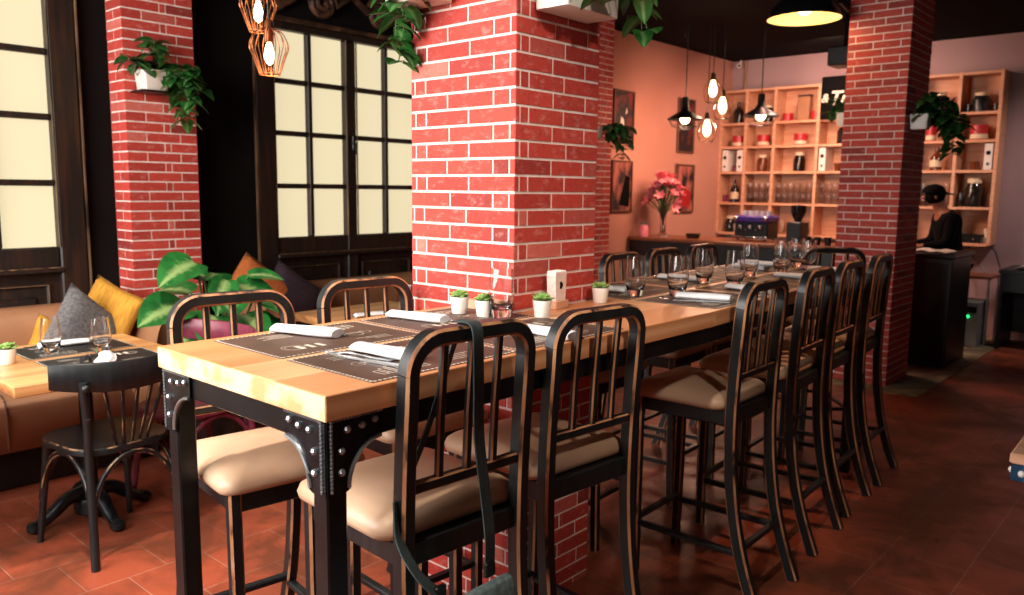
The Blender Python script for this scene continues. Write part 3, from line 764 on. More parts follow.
# ------------------------------------------------------------------ bistro corner
def bistro_chair(label, loc, rz, m='black_wood', edge='worn_edge_fine'):
    t = thing('bistro_chair', label, 'chair', loc, rz, 'bentwood bistro chairs')
    mm = [m, edge]
    se = MB(); rings = []
    out = lambda k, z: [(x*k*(1-.10*(.2-y)), y*k, z) for x, y in rrect(-.205, .205, -.195, .215, .12, 6)]
    for k, z in ((.95, .432), (1.0, .437), (1.0, .458), (.985, .464), (.90, .461), (.5, .456)): rings.append(out(k, z))
    se.loft(rings, caps=True, ring_m=[0, 0, 1, 0, 0]); se.build('seat', mm, t, 50)
    for s in (-1, 1):
        p = smooth_path([(s*.196, -.225, 0), (s*.183, -.20, .22), (s*.178, -.185, .44), (s*.187, -.205, .60), (s*.20, -.218, .745)], 5)
        MB().tube(p, .0165, 10).build('rear_leg', m, t)
        MB().ball((s*.186, -.210, .60), .0145, 8).build('bolt_cap', m, t); MB().ball((s*.20, -.238, .725), .016, 10).build('bolt_cap', m, t)
        p = smooth_path([(s*.195, .215, 0), (s*.178, .185, .25), (s*.165, .165, .435)], 5)
        MB().tube(p, .017, 10, scale=[.72+.28*i/(len(p)-1) for i in range(len(p))]).build('front_leg', m, t)
        # bent arch between the legs at each side
        p = bez([(s*.19, .195, .19), (s*.175, .16, .50), (s*.172, -.16, .50), (s*.185, -.20, .19)], 14)
        MB().sweep(p, chsec(.016, .02, .004), (1, 0, 0), CHM).build('side_arch', mm, t)
    for (y0, y1) in ((-.2, -.185), (.198, .165)):
        p = bez([(-.185, y0, .19), (-.15, y1, .50), (.15, y1, .50), (.185, y0, .19)], 14)
        MB().sweep(p, chsec(.016, .02, .004), (0, 1, 0), CHM).build('cross_arch', mm, t)
    # broad curved back rail, its ends sweeping forward
    rail = MB(); n = 16; rings = []
    for i in range(n+1):
        u = -1+2*i/n; x = .285*u; y = -.250+.11*u*u; hh = .058-.010*abs(u)**4; zc = .752+.018*u*u
        nx, ny = -2*.11*u/.285, 1; q = math.hypot(nx, ny); nx, ny = nx/q*.009, ny/q*.009
        rings.append([(x-nx, y-ny, zc-hh+.004), (x-nx, y-ny, zc+hh-.004), (x-nx*.5, y-ny*.5, zc+hh), (x+nx*.5, y+ny*.5, zc+hh), (x+nx, y+ny, zc+hh-.004), (x+nx, y+ny, zc-hh+.004), (x+nx*.5, y+ny*.5, zc-hh), (x-nx*.5, y-ny*.5, zc-hh)])
    rail.loft(rings, caps=True); rail.build('back_rail', m, t, 50)
    for i in range(5):
        u = (i-2)/2; a = V((u*.062, -.178+.004*u*u, .455)); b_ = V((u*.125, -.246+.11*(u*.125/.285)**2, .71))
        MB().sweep([a, lerp(a, b_, .5)+V((0, -.004, 0)), b_], chsec(.017, .010, .003), (1, 0, 0), CHM).build('spindle', mm, t)
    return t
bistro_chair('black bentwood bistro chair at the small table in the left corner', (1.315, 3.40, 0), .12)
bistro_chair('maroon painted bentwood chair sideways behind the long table corner', (1.80, 3.62, 0), PI/2+.12, 'maroon_paint', 'maroon_paint')

def bistro_table(label, x0, x1, y0, y1, zt=.755):
    cx, cy = (x0+x1)/2, (y0+y1)/2
    t = thing('bistro_table', label, 'table', (cx, cy, 0), 0, 'small square tables along the banquette')
    MB().cbox(x0-cx, x1-cx, y0-cy, y1-cy, zt-.042, zt, .003).build('tabletop', 'bistro_wood', t, 0)
    MB().lathe([(.03, .06), (.045, .08), (.05, .12), (.034, .16), (.03, .2), (.036, .24), (.03, .3), (.028, .6), (.05, .66), (.06, zt-.043)], (.05, .07, 0), 16).build('column', 'cast_metal', t)
    MB().lathe([(.001, .035), (.07, .035), (.075, .06), (.06, .10), (.03, .115)], (.05, .07, 0), 16).build('hub', 'cast_metal', t)
    for k in range(4):
        a = k*PI/2+.05; d = V((math.cos(a), math.sin(a), 0))
        p = [d*.03+V((0, 0, .13)), d*.10+V((0, 0, .115)), d*.155+V((0, 0, .075)), d*.20+V((0, 0, .045)), d*.235+V((0, 0, .03))]
        mb = MB(); mb.tube(smooth_path(p, 4), .03, 10, scale=[1.1-.35*i/16 for i in range(17)], ref=(0, 0, 1)); mb.ball(d*.24+V((0, 0, .027)), .034, 10, sz=.78)
        for q in range(3): mb.ball(d*(.09+.042*q)+V((0, 0, .125-.028*q)), .022, 8)
        mb.build('foot', 'cast_metal', t, 40, (.05, .07, 0))
    return t
bistro_table('small square wooden table with cast iron feet in front of the grey pillow', .93, 1.665, 3.22, 4.05)
bistro_table('small wooden table at the left edge of the photo', .10, .885, 3.22, 4.05)
bistro_table('small wooden table behind the long table, under the french window', 2.62, 3.36, 3.25, 4.05)
ZB = .7555
placemat(1.35, 3.83, ZB, 0, 'black printed placemat in front of the grey pillow, banquette side', 'placemat_black')
placemat(1.35, 3.48, ZB, 0, 'black printed placemat in front of the bistro chair', 'placemat_black')
setting('by the grey pillow on the small left table', 1.34, 3.90, ZB, PI/2-.1, .05)
setting('behind the black bistro chair back', 1.335, 3.45, ZB, -.45, -.055)
glass(1.245, 3.77, ZB+.0018, 'clear tumbler on the small left table in front of the grey pillow')
glass(1.395, 3.62, ZB+.0018, 'clear tumbler on the small left table nearest the bistro chair')
succulent(1.045, 3.67, ZB, 'succulent in a white pot on the small table at the left edge', 7, 1.15)
glass(3.12, 3.55, ZB+.0002, 'clear tumbler seen through the second far stool back', s=1.1)
glass(2.98, 3.45, ZB+.0002, 'second clear tumbler seen through the second far stool back', s=1.1)
setting('on the small table behind the second far stool', 2.88, 3.62, ZB-.0015, 1.3, .06)

def banquette(label, x0, x1, arms):
    t = thing('banquette', label, 'bench', ((x0+x1)/2, WY, 0), 0, 'brown leather wall banquettes')
    w = (x1-x0)/2
    MB().cbox(-w+.03, w-.03, -.52, -.02, 0, .2, .01).build('plinth', 'black_wood', t)
    s = MB(); rings = []
    for y, z in ((-.10, .2), (-.575, .2), (-.60, .23), (-.605, .40), (-.585, .455), (-.54, .475), (-.10, .47)):
        rings.append((y, z))
    o = [(x, y, z) for x in (-w, w) for y, z in rings]; n = len(rings)
    s.loft([[(-w, y, z) for y, z in rings], [(w, y, z) for y, z in rings]], caps=True); s.build('seat', 'leather_brown', t, 50)
    bk = MB(); pr = [(-.14, .46), (-.17, .50), (-.165, .72), (-.145, .79), (-.11, .825), (-.06, .835), (-.03, .82), (-.005, .78), (-.005, .46)]
    bk.loft([[(-w, y, z) for y, z in pr], [(w, y, z) for y, z in pr]], caps=True); bk.build('back', 'leather_brown', t, 50)
    k = -w+.55
    while k < w-.2:
        MB().sweep([(k, -.11, .474), (k, -.54, .479), (k, -.588, .46), (k, -.608, .40), (k, -.603, .22)], circ(.004, 5), (1, 0, 0)).build('seam', 'leather_seam', t); k += .62
    for sx in arms:
        a = MB(); xc = sx*(w+.015) 
        prof = lambda yy, k: [(xc+.085*k*math.cos(q), yy, .60+.19*k*math.sin(q)) if math.sin(q) > 0 else (xc+.085*k*math.cos(q), yy, .60+.40*math.sin(q)) for q in [2*PI*j/20 for j in range(20)]]
        a.loft([prof(-.60, .80), prof(-.615, .93), prof(-.59, 1), prof(-.27, 1.06), prof(-.235, .9)], caps=True); a.build('arm', 'leather_brown', t, 60)
    return t
banquette('brown leather banquette behind the bistro chair, with grey and mustard pillows', -.6, 1.975, (1,))
banquette('brown leather banquette under the french window behind the far stools', 2.62, 6.10, (-1,))

def pillow(label, m, loc, size, rot, seam=None, seed=0):
    mb = MB(); n = 12; R = random.Random(seed); w, th = size
    for sgn in (1, -1):
        o = len(mb.v)
        for i in range(n+1):
            for j in range(n+1):
                u, v = -1+2*i/n, -1+2*j/n
                e = (1-u**4)*(1-v**4); pin = 1-.07*(1-abs(u*v))*(max(abs(u), abs(v))**6)
                mb.v.append((u*w/2*pin, v*w/2*pin, sgn*(th/2*e**.55+.002)))
        for i in range(n):
            for j in range(n):
                a = o+i*(n+1)+j; q = [a, a+n+1, a+n+2, a+1]; mb.f.append(q if sgn > 0 else q[::-1]); mb.m.append(0)
    me = mb.mesh('pillow', m, 0); bm = bmesh.new(); bm.from_mesh(me); bmesh.ops.remove_doubles(bm, verts=bm.verts, dist=.0045)
    bmesh.ops.recalc_face_normals(bm, faces=bm.faces); bm.to_mesh(me); bm.free(); me.polygons.foreach_set('use_smooth', [True]*len(me.polygons))
    ob = bpy.data.objects.new('pillow', me); COL.objects.link(ob); ob.location = loc; ob.rotation_euler = rot
    return tag(ob, label, 'pillow', 'pillows leaning on the banquettes')
P90 = PI/2
pillow('grey knitted pillow leaning on the banquette', 'pillow_grey', (1.635, 4.45, .70), (.40, .13), (1.25, .74, .14), seed=1)
pillow('mustard yellow striped pillow behind the grey pillow', 'pillow_mustard', (1.80, 4.56, .765), (.36, .10), (1.32, .36, -1.2), seed=2)
pillow('small corner of a mustard pillow left of the grey pillow', 'pillow_mustard', (1.545, 4.63, .62), (.28, .08), (1.3, .55, .1), seed=3)
pillow('orange pillow standing on its corner behind the floor plant', 'pillow_orange', (2.70, 4.56, .80), (.40, .12), (1.35, .66, -.35), seed=4)
pillow('dark purple pillow beside the orange pillow', 'pillow_purple', (2.93, 4.52, .745), (.40, .12), (1.3, .62, -.2), seed=5)

# ------------------------------------------------------------------ plants
def leaf(mb, base, d, up, L, Wd, droop=.3, heart=.25, fold=.25, rib=None):
    d = V(d).normalized(); s = d.cross(V(up)).normalized(); n = s.cross(d).normalized()
    st = [(-.10*heart/.25, .62), (.06, .86), (.22, 1.0), (.42, .93), (.62, .78), (.80, .52), (.93, .22), (1.0, .0)]
    o = len(mb.v)
    for f, w in st:
        c = V(base)+d*L*f*(1-.1*droop*f)-V((0, 0, 1))*droop*L*f*f*.6
        ff = max(f, 0)
        for u in (-1, -.5, 0, .5, 1):
            back = -.10*L if (f < 0 and abs(u) < .3) else 0
            p = c+s*u*w*Wd/2+n*(abs(u)*fold*w*Wd/2)+(d*(.10*L) if (f < 0 and u == 0) else V((0, 0, 0)))
            mb.v.append(tuple(p)); rib.append(abs(u)*.9+.05)
    for i in range(len(st)-1):
        for j in range(4):
            a = o+i*5+j; mb.f.append([a, a+1, a+6, a+5]); mb.m.append(0)
def vine_plant(parent, R, starts, n_leaves, L, mleaf='leaf_pothos', name='foliage', spread=1):
    mb = MB(); st = MB(); rib = []
    for (p0, vec, length, fall) in starts:
        p = V(p0); pts = [p.copy()]; v = V(vec).normalized(); k = max(3, int(length/.04))
        for i in range(k):
            v = (v+V((R.uniform(-.25, .25), R.uniform(-.25, .25), R.uniform(-.1, .1)-fall*.35))).normalized(); p = p+v*(length/k); pts.append(p.copy())
        st.tube(pts, .0022, 5)
        for i in range(1, len(pts)):
            for q in range(n_leaves):
                a = R.uniform(0, 2*PI); dd = V((math.cos(a)*spread, math.sin(a)*spread, R.uniform(-.7, .45)))
                b0 = pts[i]+dd*.02; st.tube([pts[i], b0], .0014, 4)
                leaf(mb, b0, dd, (R.uniform(-.3, .3), R.uniform(-.3, .3), 1), L*R.uniform(.7, 1.15), L*R.uniform(.75, .98), R.uniform(.2, .9), rib=rib)
    mb.attr['rib'] = ('POINT', rib)
    f = mb.build(name, mleaf, parent, 80); st.build('stems', 'stem', parent)
    return f
def tub(mb, x0, x1, y0, y1, z0, z1, tp=.85, th=.006):
    cx, cy = (x0+x1)/2, (y0+y1)/2; R_ = lambda k, i: [(cx+(x-cx)*k, cy+(y-cy)*k) for x, y in rrect(x0+i, x1-i, y0+i, y1-i, .012, 3)]
    rings = [[(x, y, z0) for x, y in R_(tp, 0)], [(x, y, z1) for x, y in R_(1, 0)], [(x, y, z1) for x, y in R_(1, th)], [(x, y, z1-.03) for x, y in R_(.97, th)]]
    mb.loft(rings, caps=True); return mb
def wall_planter(label, x0, x1, y0, y1, z0, z1, starts, seed, nl=2, L=.06, rod=None, shelf=None, m='leaf_pothos', tp=.85):
    t = thing('wall_planter', label, 'plant', ((x0+x1)/2, (y0+y1)/2, z0), 0, 'planters fixed to the brick pillars')
    ox, oy, oz = (x0+x1)/2, (y0+y1)/2, z0
    mb = MB(); tub(mb, x0-ox, x1-ox, y0-oy, y1-oy, 0, z1-z0, tp); mb.build('pot', 'white_planter', t)
    MB().box(x0-ox+.02, x1-ox-.02, y0-oy+.02, y1-oy-.02, z1-z0-.045, z1-z0-.02).build('soil', 'soil', t, 0)
    if shelf:
        a = MB(); a.cbox(*[v-o for v, o in zip(shelf[:4], (ox, ox, oy, oy))], -.012, -.001, .002); 
        if rod: MB().tube([V(q)-V((ox, oy, oz)) for q in rod], .008, 8).build('rod', 'black_paint_metal', t)
        a.build('bracket', 'black_paint_metal', t)
    vine_plant(t, random.Random(seed), [(V(a)-V((ox, oy, oz)), b, c, d) for a, b, c, d in starts], nl, L, m)
    return t
# on the left pillar
wall_planter('white wall planter with trailing pothos on the left brick pillar', 2.035, 2.185, 4.50, 4.635, 2.005, 2.115,
    [((2.08, 4.56, 2.11), (-.6, -.3, .4), .12, .3), ((2.10, 4.56, 2.11), (.3, -.3, 1), .17, .5), ((2.13, 4.56, 2.11), (.8, -.2, .8), .2, .6), ((2.16, 4.55, 2.11), (.8, -.3, .3), .22, .8), ((2.14, 4.53, 2.11), (.5, -.6, .3), .15, .7), ((2.16, 4.53, 2.10), (.9, -.3, 0), .2, 1.0), ((2.17, 4.53, 2.10), (.7, -.3, -.3), .26, 1.4), ((2.17, 4.57, 2.11), (.8, 0, .7), .17, .5)], 11, 5, .085,
    rod=[(1.965, 4.50, 2.15), (2.10, 4.50, 2.15)], shelf=(2.02, 2.20, 4.49, 4.648))
# the long white box on the front face of the central pillar, and one on its left face
wall_planter('long white planter box with green pothos high on the right face of the central pillar', 2.045, 2.335, 1.60, 1.735, 2.055, 2.20,
    [((2.10+.04*i, 1.63, 2.19), (.1*(i-3), -.9, .15), .16+.02*(i % 3), 1.0) for i in range(4)]+[((2.29, 1.64, 2.19), (.6, -.6, .5), .22, .6), ((2.31, 1.64, 2.19), (.8, -.4, .3), .24, .9), ((2.31, 1.66, 2.19), (.9, -.2, .5), .24, .7), ((2.31, 1.62, 2.19), (.8, -.7, .0), .22, 1.1), ((2.22, 1.62, 2.2), (.3, -.8, .2), .2, .9)], 12, 1, .085, tp=.97)
wall_planter('white planter with variegated pothos on the hidden left face of the central pillar', 1.83, 1.962, 2.0, 2.235, 2.10, 2.24,
    [((1.92, 2.16, 2.23), (.0, .8, .1), .14, .9), ((1.93, 2.18, 2.23), (.1, .9, .0), .2, 1.2), ((1.93, 2.2, 2.21), (.1, .5, -.6), .26, 1.8), ((1.92, 2.14, 2.23), (-.1, .7, .5), .16, .5), ((1.93, 2.2, 2.12), (-.05, .6, -.6), .2, 1.2), ((1.9, 2.14, 2.2), (-.3, .3, -.6), .16, 1.2)], 13, 2, .085, tp=.9)
# right pillar: one on each side
wall_planter('white planter with dark green pothos on the right face of the far brick pillar', 6.56, 6.68, 1.74, 1.872, 1.965, 2.075,
    [((6.62, 1.80, 2.07), (.3, -.6, .7), .20, .4), ((6.65, 1.78, 2.07), (.5, -.9, .5), .24, .6), ((6.6, 1.80, 2.07), (-.2, -.3, .9), .16, .4), ((6.64, 1.76, 2.07), (.4, -1, .3), .30, .7), ((6.62, 1.76, 2.07), (.0, -1, .6), .2, .6), ((6.65, 1.76, 2.07), (.6, -.9, .1), .38, .8)], 14, 5, .095, m='leaf_dark')
wall_planter('pothos in a white pot on the far brick pillar before the black sign', 6.62, 6.74, 2.336, 2.44, 2.02, 2.12,
    [((6.68, 2.40, 2.11), (-.1, .5, .8), .12, .4), ((6.7, 2.40, 2.11), (-.1, .7, .5), .13, .7), ((6.66, 2.40, 2.11), (-.2, .4, .8), .14, .3)], 15, 4, .07)
wall_planter('leafy planter on the half hidden brick pillar by the bar wall', 6.12, 6.26, 4.44, 4.576, 1.96, 2.07,
    [((6.34, 4.48, 2.07), (.7, -.4, .6), .25, .5), ((6.36, 4.48, 2.07), (.9, -.4, .4), .3, .8), ((6.32, 4.48, 2.07), (.6, -.6, .6), .22, .6), ((6.36, 4.48, 2.05), (.9, -.6, -.1), .32, .9), ((6.36, 4.48, 2.05), (.9, -.8, .3), .25, .6)], 16, 3, .085, m='leaf_dark')

# big variegated floor plant
px, py = 2.215, 4.15
t = thing('floor_plant', 'large leafy variegated plant standing on the floor beside the left brick pillar', 'plant', (px, py, 0))
MB().lathe([(.001, .001), (.13, .001), (.15, .02), (.185, .38), (.19, .42), (.172, .42), (.165, .36)], n=28).build('pot', 'window_wood', t)
MB().lathe([(.168, .365), (.001, .375)], n=20).build('soil', 'soil', t)
LV = [((-.26, -.14, .86), (-.8, -.25, .05), .30, .24), ((-.17, -.10, 1.08), (-.75, -.3, -.10), .27, .21), ((-.02, -.15, .98), (-.55, -.5, -.55), .20, .15),
      ((.04, -.16, .95), (.65, -.6, -.25), .26, .22), ((-.12, -.2, .80), (-.5, -.7, -.35), .26, .20), ((.08, -.22, .78), (.35, -.7, -.55), .26, .2), ((.12, -.16, 1.0), (.7, -.5, .1), .19, .11),
      ((-.22, -.20, .70), (-.5, -.6, -.6), .25, .18), ((.0, -.24, .68), (.1, -.8, -.5), .25, .17), ((.2, -.2, .72), (.6, -.6, -.5), .25, .17), ((.05, .1, .95), (.3, .6, .3), .22, .18), ((-.1, .1, .9), (-.4, .6, .2), .22, .17), ((-.06, -.24, .90), (-.35, -.8, -.1), .2, .18), ((.12, -.22, .88), (.5, -.75, -.2), .2, .17), ((-.2, -.16, .78), (-.7, -.5, -.3), .22, .18), ((.02, -.26, .80), (.0, -.9, -.3), .22, .19), ((-.1, -.06, 1.0), (-.5, .2, .3), .2, .16)]
st = MB()
for (b0, d, L, wd) in LV:
    st.tube(bez([(b0[0]*.15, b0[1]*.15, .37), (b0[0]*.5, b0[1]*.5, b0[2]*.7), (b0[0]*.9, b0[1]*.9, b0[2]+.05), b0], 8), .006, 6)
    mb = MB(); rib = []
    leaf(mb, b0, d, (0, -.55, 1), L, wd*1.12, .45, .22, .22, rib); mb.attr['rib'] = ('POINT', rib); o = mb.build('leaf', 'leaf_big', t, 80)
    o.modifiers.new('s', 'SUBSURF').levels = 1; o.modifiers['s'].render_levels = 1
st.build('stems', 'stem', t)

# ------------------------------------------------------------------ lamps
def bulb(parent, c, r=.03, h=.10, glow='bulb_glow', n=14):
    MB().lathe([(.001, -h), (r*.55, -h*.93), (r*.95, -h*.72), (r, -h*.55), (r*.7, -h*.25), (r*.42, -.002), (.001, 0)], c, n).build('bulb', glow, parent, 70)
def cage_lamp(label, loc, cord_top=CZ):
    x, y, z = loc                                                    # z: bottom of the cage
    t = thing('cage_pendant_lamp', label, 'lamp', loc, 0, 'copper cage pendant lamps by the window')
    H_ = .195
    MB().tube([(0, 0, H_+.03), (0, 0, cord_top-z-.001)], .004, 6).build('cord', 'black_paint_metal', t)
    MB().lathe([(.001, H_+.035), (.012, H_+.035), (.02, H_+.02), (.021, H_-.05), (.017, H_-.06), (.001, H_-.06)], n=14).build('socket', 'copper', t)
    cg = MB()
    for k in range(14):
        a = 2*PI*k/14; d = V((math.cos(a), math.sin(a), 0))
        cg.tube(smooth_path([d*.02+V((0, 0, H_)), d*.06+V((0, 0, H_-.022)), d*.082+V((0, 0, H_-.075)), d*.068+V((0, 0, .075)), d*.042+V((0, 0, .0))], 4), .0022, 5)
    for rr, zz in ((.042, 0), (.02, H_)): cg.tube([(rr*math.cos(2*PI*k/20), rr*math.sin(2*PI*k/20), zz) for k in range(20)], .0026, 5, closed=True, ref=(0, 0, 1))
    cg.build('cage', 'copper', t)
    bulb(t, (0, 0, H_-.055), .022, .10)
    point('bulb_light', (x, y, z+.02), 2.0, (1, .62, .32), .03)
cage_lamp('upper copper cage lamp hanging by the window', (2.09, 3.43, 2.19))
cage_lamp('lower copper cage lamp hanging by the window', (1.985, 3.18, 1.965))
def hat_lamp(label, loc, i):
    x, y, z = loc
    t = thing('dome_pendant_lamp', label, 'lamp', loc, 0, 'black hat pendant lamps over the bar')
    MB().tube([(0, 0, .24), (0, 0, CZ-z-.001)], .005, 6).build('cord', 'black_paint_metal', t)
    MB().lathe([(.001, .25), (.03, .25), (.035, .23), (.037, .15), (.06, .11), (.155, .055), (.175, .035), (.175, .03), (.15, .048), (.055, .10), (.03, .13), (.001, .13)], n=28).build('shade', 'black_paint_metal', t)
    g = MB()
    for k in range(8):
        a = 2*PI*k/8; d = V((math.cos(a), math.sin(a), 0)); g.tube([d*.17+V((0, 0, .033)), d*.13+V((0, 0, -.03)), d*.06+V((0, 0, -.06))], .0025, 5)
    for rr, zz in ((.13, -.03), (.06, -.06)): g.tube([(rr*math.cos(2*PI*k/20), rr*math.sin(2*PI*k/20), zz) for k in range(20)], .0025, 5, closed=True, ref=(0, 0, 1))
    g.build('guard', 'black_paint_metal', t)
    MB().ball((0, 0, .04), .05, 14).build('bulb', 'bulb_glow', t, 80)
    point('bulb_light', (x, y, z-.05), 7, (1, .52, .34), .05)
hat_lamp('black hat shaped pendant lamp over the bar, left of the glass bulbs', (7.24, 4.15, 2.16), 0)
hat_lamp('black hat shaped pendant lamp over the bar, in front of the shelves', (7.74, 3.59, 2.20), 1)
def globe(label, loc):
    x, y, z = loc
    t = thing('glass_pendant_lamp', label, 'lamp', loc, 0, 'clear glass bulb pendants over the bar')
    MB().tube([(0, 0, .16), (0, 0, CZ-z-.001)], .004, 6).build('cord', 'black_paint_metal', t)
    MB().lathe([(.001, .19), (.02, .19), (.026, .17), (.027, .12), (.001, .12)], n=14).build('socket', 'bulb_socket', t)
    MB().lathe([(.028, .13), (.045, .115), (.085, .06), (.094, .01), (.085, -.05), (.062, -.095), (.060, -.095), (.083, -.05), (.092, .01), (.083, .058), (.044, .112), (.028, .126)], n=24).build('glass_shade', 'bulb_glass', t, 70)
    bulb(t, (0, 0, .125), .042, .17)
    point('bulb_light', (x, y, z-.13), 8, (1, .52, .34), .05)
globe('highest of the three clear glass pendant bulbs over the bar', (7.45, 3.97, 2.46))
globe('middle clear glass pendant bulb over the bar', (7.53, 3.90, 2.30))
globe('lowest of the three clear glass pendant bulbs over the bar', (7.36, 3.97, 2.07))
# the big black dome in front of the bar
t = thing('large_dome_lamp', 'large black dome lamp with a glowing yellow inside below the dark ceiling', 'lamp', (6.18, 2.56, 2.785))
MB().lathe([(.001, .20), (.06, .20), (.08, .185), (.19, .13), (.255, .05), (.272, .0), (.268, .0), (.25, .045), (.185, .122), (.001, .165)], n=40).build('shade', 'black_paint_metal', t)
MB().lathe([(.266, .002), (.248, .044), (.183, .119), (.001, .160)], n=40).build('inner_reflector', 'lamp_inner', t)
MB().ball((0, 0, .09), .06, 14).build('bulb', 'bulb_glow', t, 80)
MB().tube([(0, 0, .20), (0, 0, CZ-2.785-.001)], .02, 10).build('stem', 'black_paint_metal', t)
point('bulb_light', (6.18, 2.56, 2.80), 5, (1, .75, .45), .12)
for k, (x, y, lab) in enumerate([(4.9, 2.75, 'small ceiling spotlight left of the large dome lamp'), (5.9, 2.95, 'small ceiling spotlight just beyond the large dome lamp'), (7.0, 2.55, 'small ceiling spotlight nearest the far brick pillar')]):
    t = thing('ceiling_spotlight', lab, 'lamp', (x, y, CZ-.10), 0, 'small spotlights on the dark ceiling')
    MB().lathe([(.001, .099), (.03, .099), (.03, .08), (.008, .075), (.008, .05), (.001, .05)], n=12).build('mount', 'black_paint_metal', t)
    m_ = MB(); m_.tube([(.05, -.02, .0), (-.05, .02, .06)], .03, 12); m_.build('head', 'black_paint_metal', t)
    MB().ball((.056, -.022, -.002), .016, 8).build('lens', 'chrome', t, 80)

# ------------------------------------------------------------------ bar
CT = 1.0
cX0, cX1, cY0, cY1 = 7.32, 7.95, 2.14, 4.84
t = thing('bar_counter', 'long black bar counter with a brown wooden top below the shelves', 'counter', ((cX0+cX1)/2, (cY0+cY1)/2, 0))
ox, oy = (cX0+cX1)/2, (cY0+cY1)/2
MB().cbox(cX0+.04-ox, cX1-ox, cY0-oy, cY1-oy, .1, CT-.04, .005).build('front_panel', 'black_wood', t)
MB().cbox(cX0+.10-ox, cX1-.04-ox, cY0+.02-oy, cY1-oy, .006, .1, .004).build('plinth', 'black_wood', t)
MB().cbox(cX0-ox, cX1+.03-ox, cY0-oy, cY1-oy, CT-.04, CT, .006).build('countertop', 'counter_wood', t, 0)
m_ = MB(); k = cY0+.05
while k < cY1-.1: m_.cbox(cX0+.030-ox, cX0+.042-ox, k-oy, k+.015-oy, .14, CT-.08, .002); k += .45
m_.build('panel_strips', 'black_wood', t)

# back-bar shelf unit: open wooden grid
SYO = [1.74, 2.12, 2.60, 3.08, 3.60, 4.12, 4.51, 4.835]; SY = [1.82, 2.19, 2.64, 3.11, 3.63, 4.15, 4.51, 4.835]
def sy(y):
    for (a, b, c_, d) in zip(SYO[:-1], SYO[1:], SY[:-1], SY[1:]):
        if y <= b: return c_+(y-a)/(b-a)*(d-c_)
    return y
SZ = [.975, 1.345, 1.72, 2.025, 2.305, 2.70]
sx0, sx1 = 9.32, 9.595
t = thing('wall_shelf', 'wide open wooden grid shelf on the wall behind the bar', 'shelf', (sx1, 3.3, .975)); B_ = V((sx1, 3.3, .975))
for y in SY: MB().cbox(sx0-B_.x, 0, y-.017-B_.y, y+.017-B_.y, 0, SZ[-1]+.02-B_.z, .003).build('upright', 'shelf_wood', t, 0)
for z in SZ:
    for a, b in zip(SY[:-1], SY[1:]):
        MB().cbox(sx0+.004-B_.x, -.012, a+.017-B_.y, b-.017-B_.y, z-.014-B_.z, z+.014-B_.z, .002).build('shelf_board', 'shelf_wood', t, 0)
MB().box(-.011, -.001, SY[0]-B_.y, SY[-1]-B_.y, 0, SZ[-1]-B_.z).build('back_panel', 'shelf_wood', t, 0)
SH = [z+.0145 for z in SZ]
sxm = 9.42
def item(name, cat, label, mb_mats, x, y, z, group=None):
    if x > 9: y = sy(y)
    t = thing(name, label, cat, (x, y, z), 0, group)
    for nm, mb, m in mb_mats: mb.build(nm, m, t)
    return t
def tin(r, h): return [('body', MB().lathe([(.001, .0005), (r, .0005), (r, h*.42), (r+.002, h*.42), (r+.002, h), (.001, h)], n=18), 'red_tin'), ('label_band', MB().lathe([(r+.0025, h*.08), (r+.0025, h*.38)], n=18), 'cream_label')]
def jar(r, h, m='dark_glass', lid='cream_label'):
    return [('body', MB().lathe([(.001, .0005), (r, .0005), (r*1.03, h*.1), (r*1.03, h*.62), (r*.8, h*.78), (r*.72, h*.86), (.001, h*.86)], n=16), m), ('lid', MB().lathe([(.001, h*.84), (r*.8, h*.84), (r*.8, h), (.001, h)], n=14), lid)]
def bottle(r, h, m='amber_glass'):
    return [('body', MB().lathe([(.001, .0005), (r, .0005), (r, h*.55), (r*.75, h*.66), (r*.34, h*.76), (r*.34, h), (.001, h)], n=16), m), ('label_band', MB().lathe([(r+.001, h*.15), (r+.001, h*.45)], n=16), 'cream_label')]
def boxm(w, d, h, m, name='body'): return [(name, MB().cbox(-d/2, d/2, -w/2, w/2, .0005, h, .006), m)]
def cup(r, h, m): return [('body', MB().lathe([(.001, .0005), (r*.8, .0005), (r, h), (r*.88, h), (r*.7, .01), (.001, .01)], n=16), m)]
# red tins, second row
for y, lab in [(4.64, 'first'), (4.30, 'second'), (3.83, 'third')]: item('red_tin', 'tin', 'red tin with a pale band, %s from the left on the bar shelf' % lab, tin(.075, .13), sxm, y, SH[3], 'red tins on the bar shelf')
item('red_tin', 'tin', 'large red tin in the far right column of the bar shelf', tin(.08, .15), sxm, 1.93, SH[3], 'red tins on the bar shelf')
item('red_tin', 'tin', 'slim red can behind the planter of the far brick pillar', tin(.05, .16), sxm, 2.40, SH[3], 'red tins on the bar shelf')
# top row
item('vase', 'vase', 'dark green bottle shaped vase on the top left shelf', bottle(.06, .26, 'dark_glass')[:1], sxm, 4.66, SH[4])
item('storage_jar', 'jar', 'dark jar behind the hat shaped pendant on the top shelf', jar(.06, .2), sxm, 4.25, SH[4])
item('canister', 'canister', 'tall brown canister on the top shelf left of the black sign', boxm(.14, .1, .27, 'leather_brown')+[('lid', MB().cbox(-.052, .052, -.072, .072, .27, .29, .004), 'window_wood')], sxm, 3.80, SH[4])
item('small_tin', 'tin', 'low dark red tin left of the tall brown canister', tin(.06, .09)[:1], sxm, 4.00, SH[4])
item('small_tin', 'tin', 'low dark red tin right of the tall brown canister', tin(.06, .10)[:1], sxm, 3.665, SH[4])
item('storage_jar', 'jar', 'dark jar on the top shelf right of the far brick pillar', jar(.07, .22), sxm, 2.33, SH[4])
item('cooking_pot', 'pot', 'dark pot with a pale rim on the top right shelf', jar(.085, .19, 'appliance_black'), sxm, 1.93, SH[4])
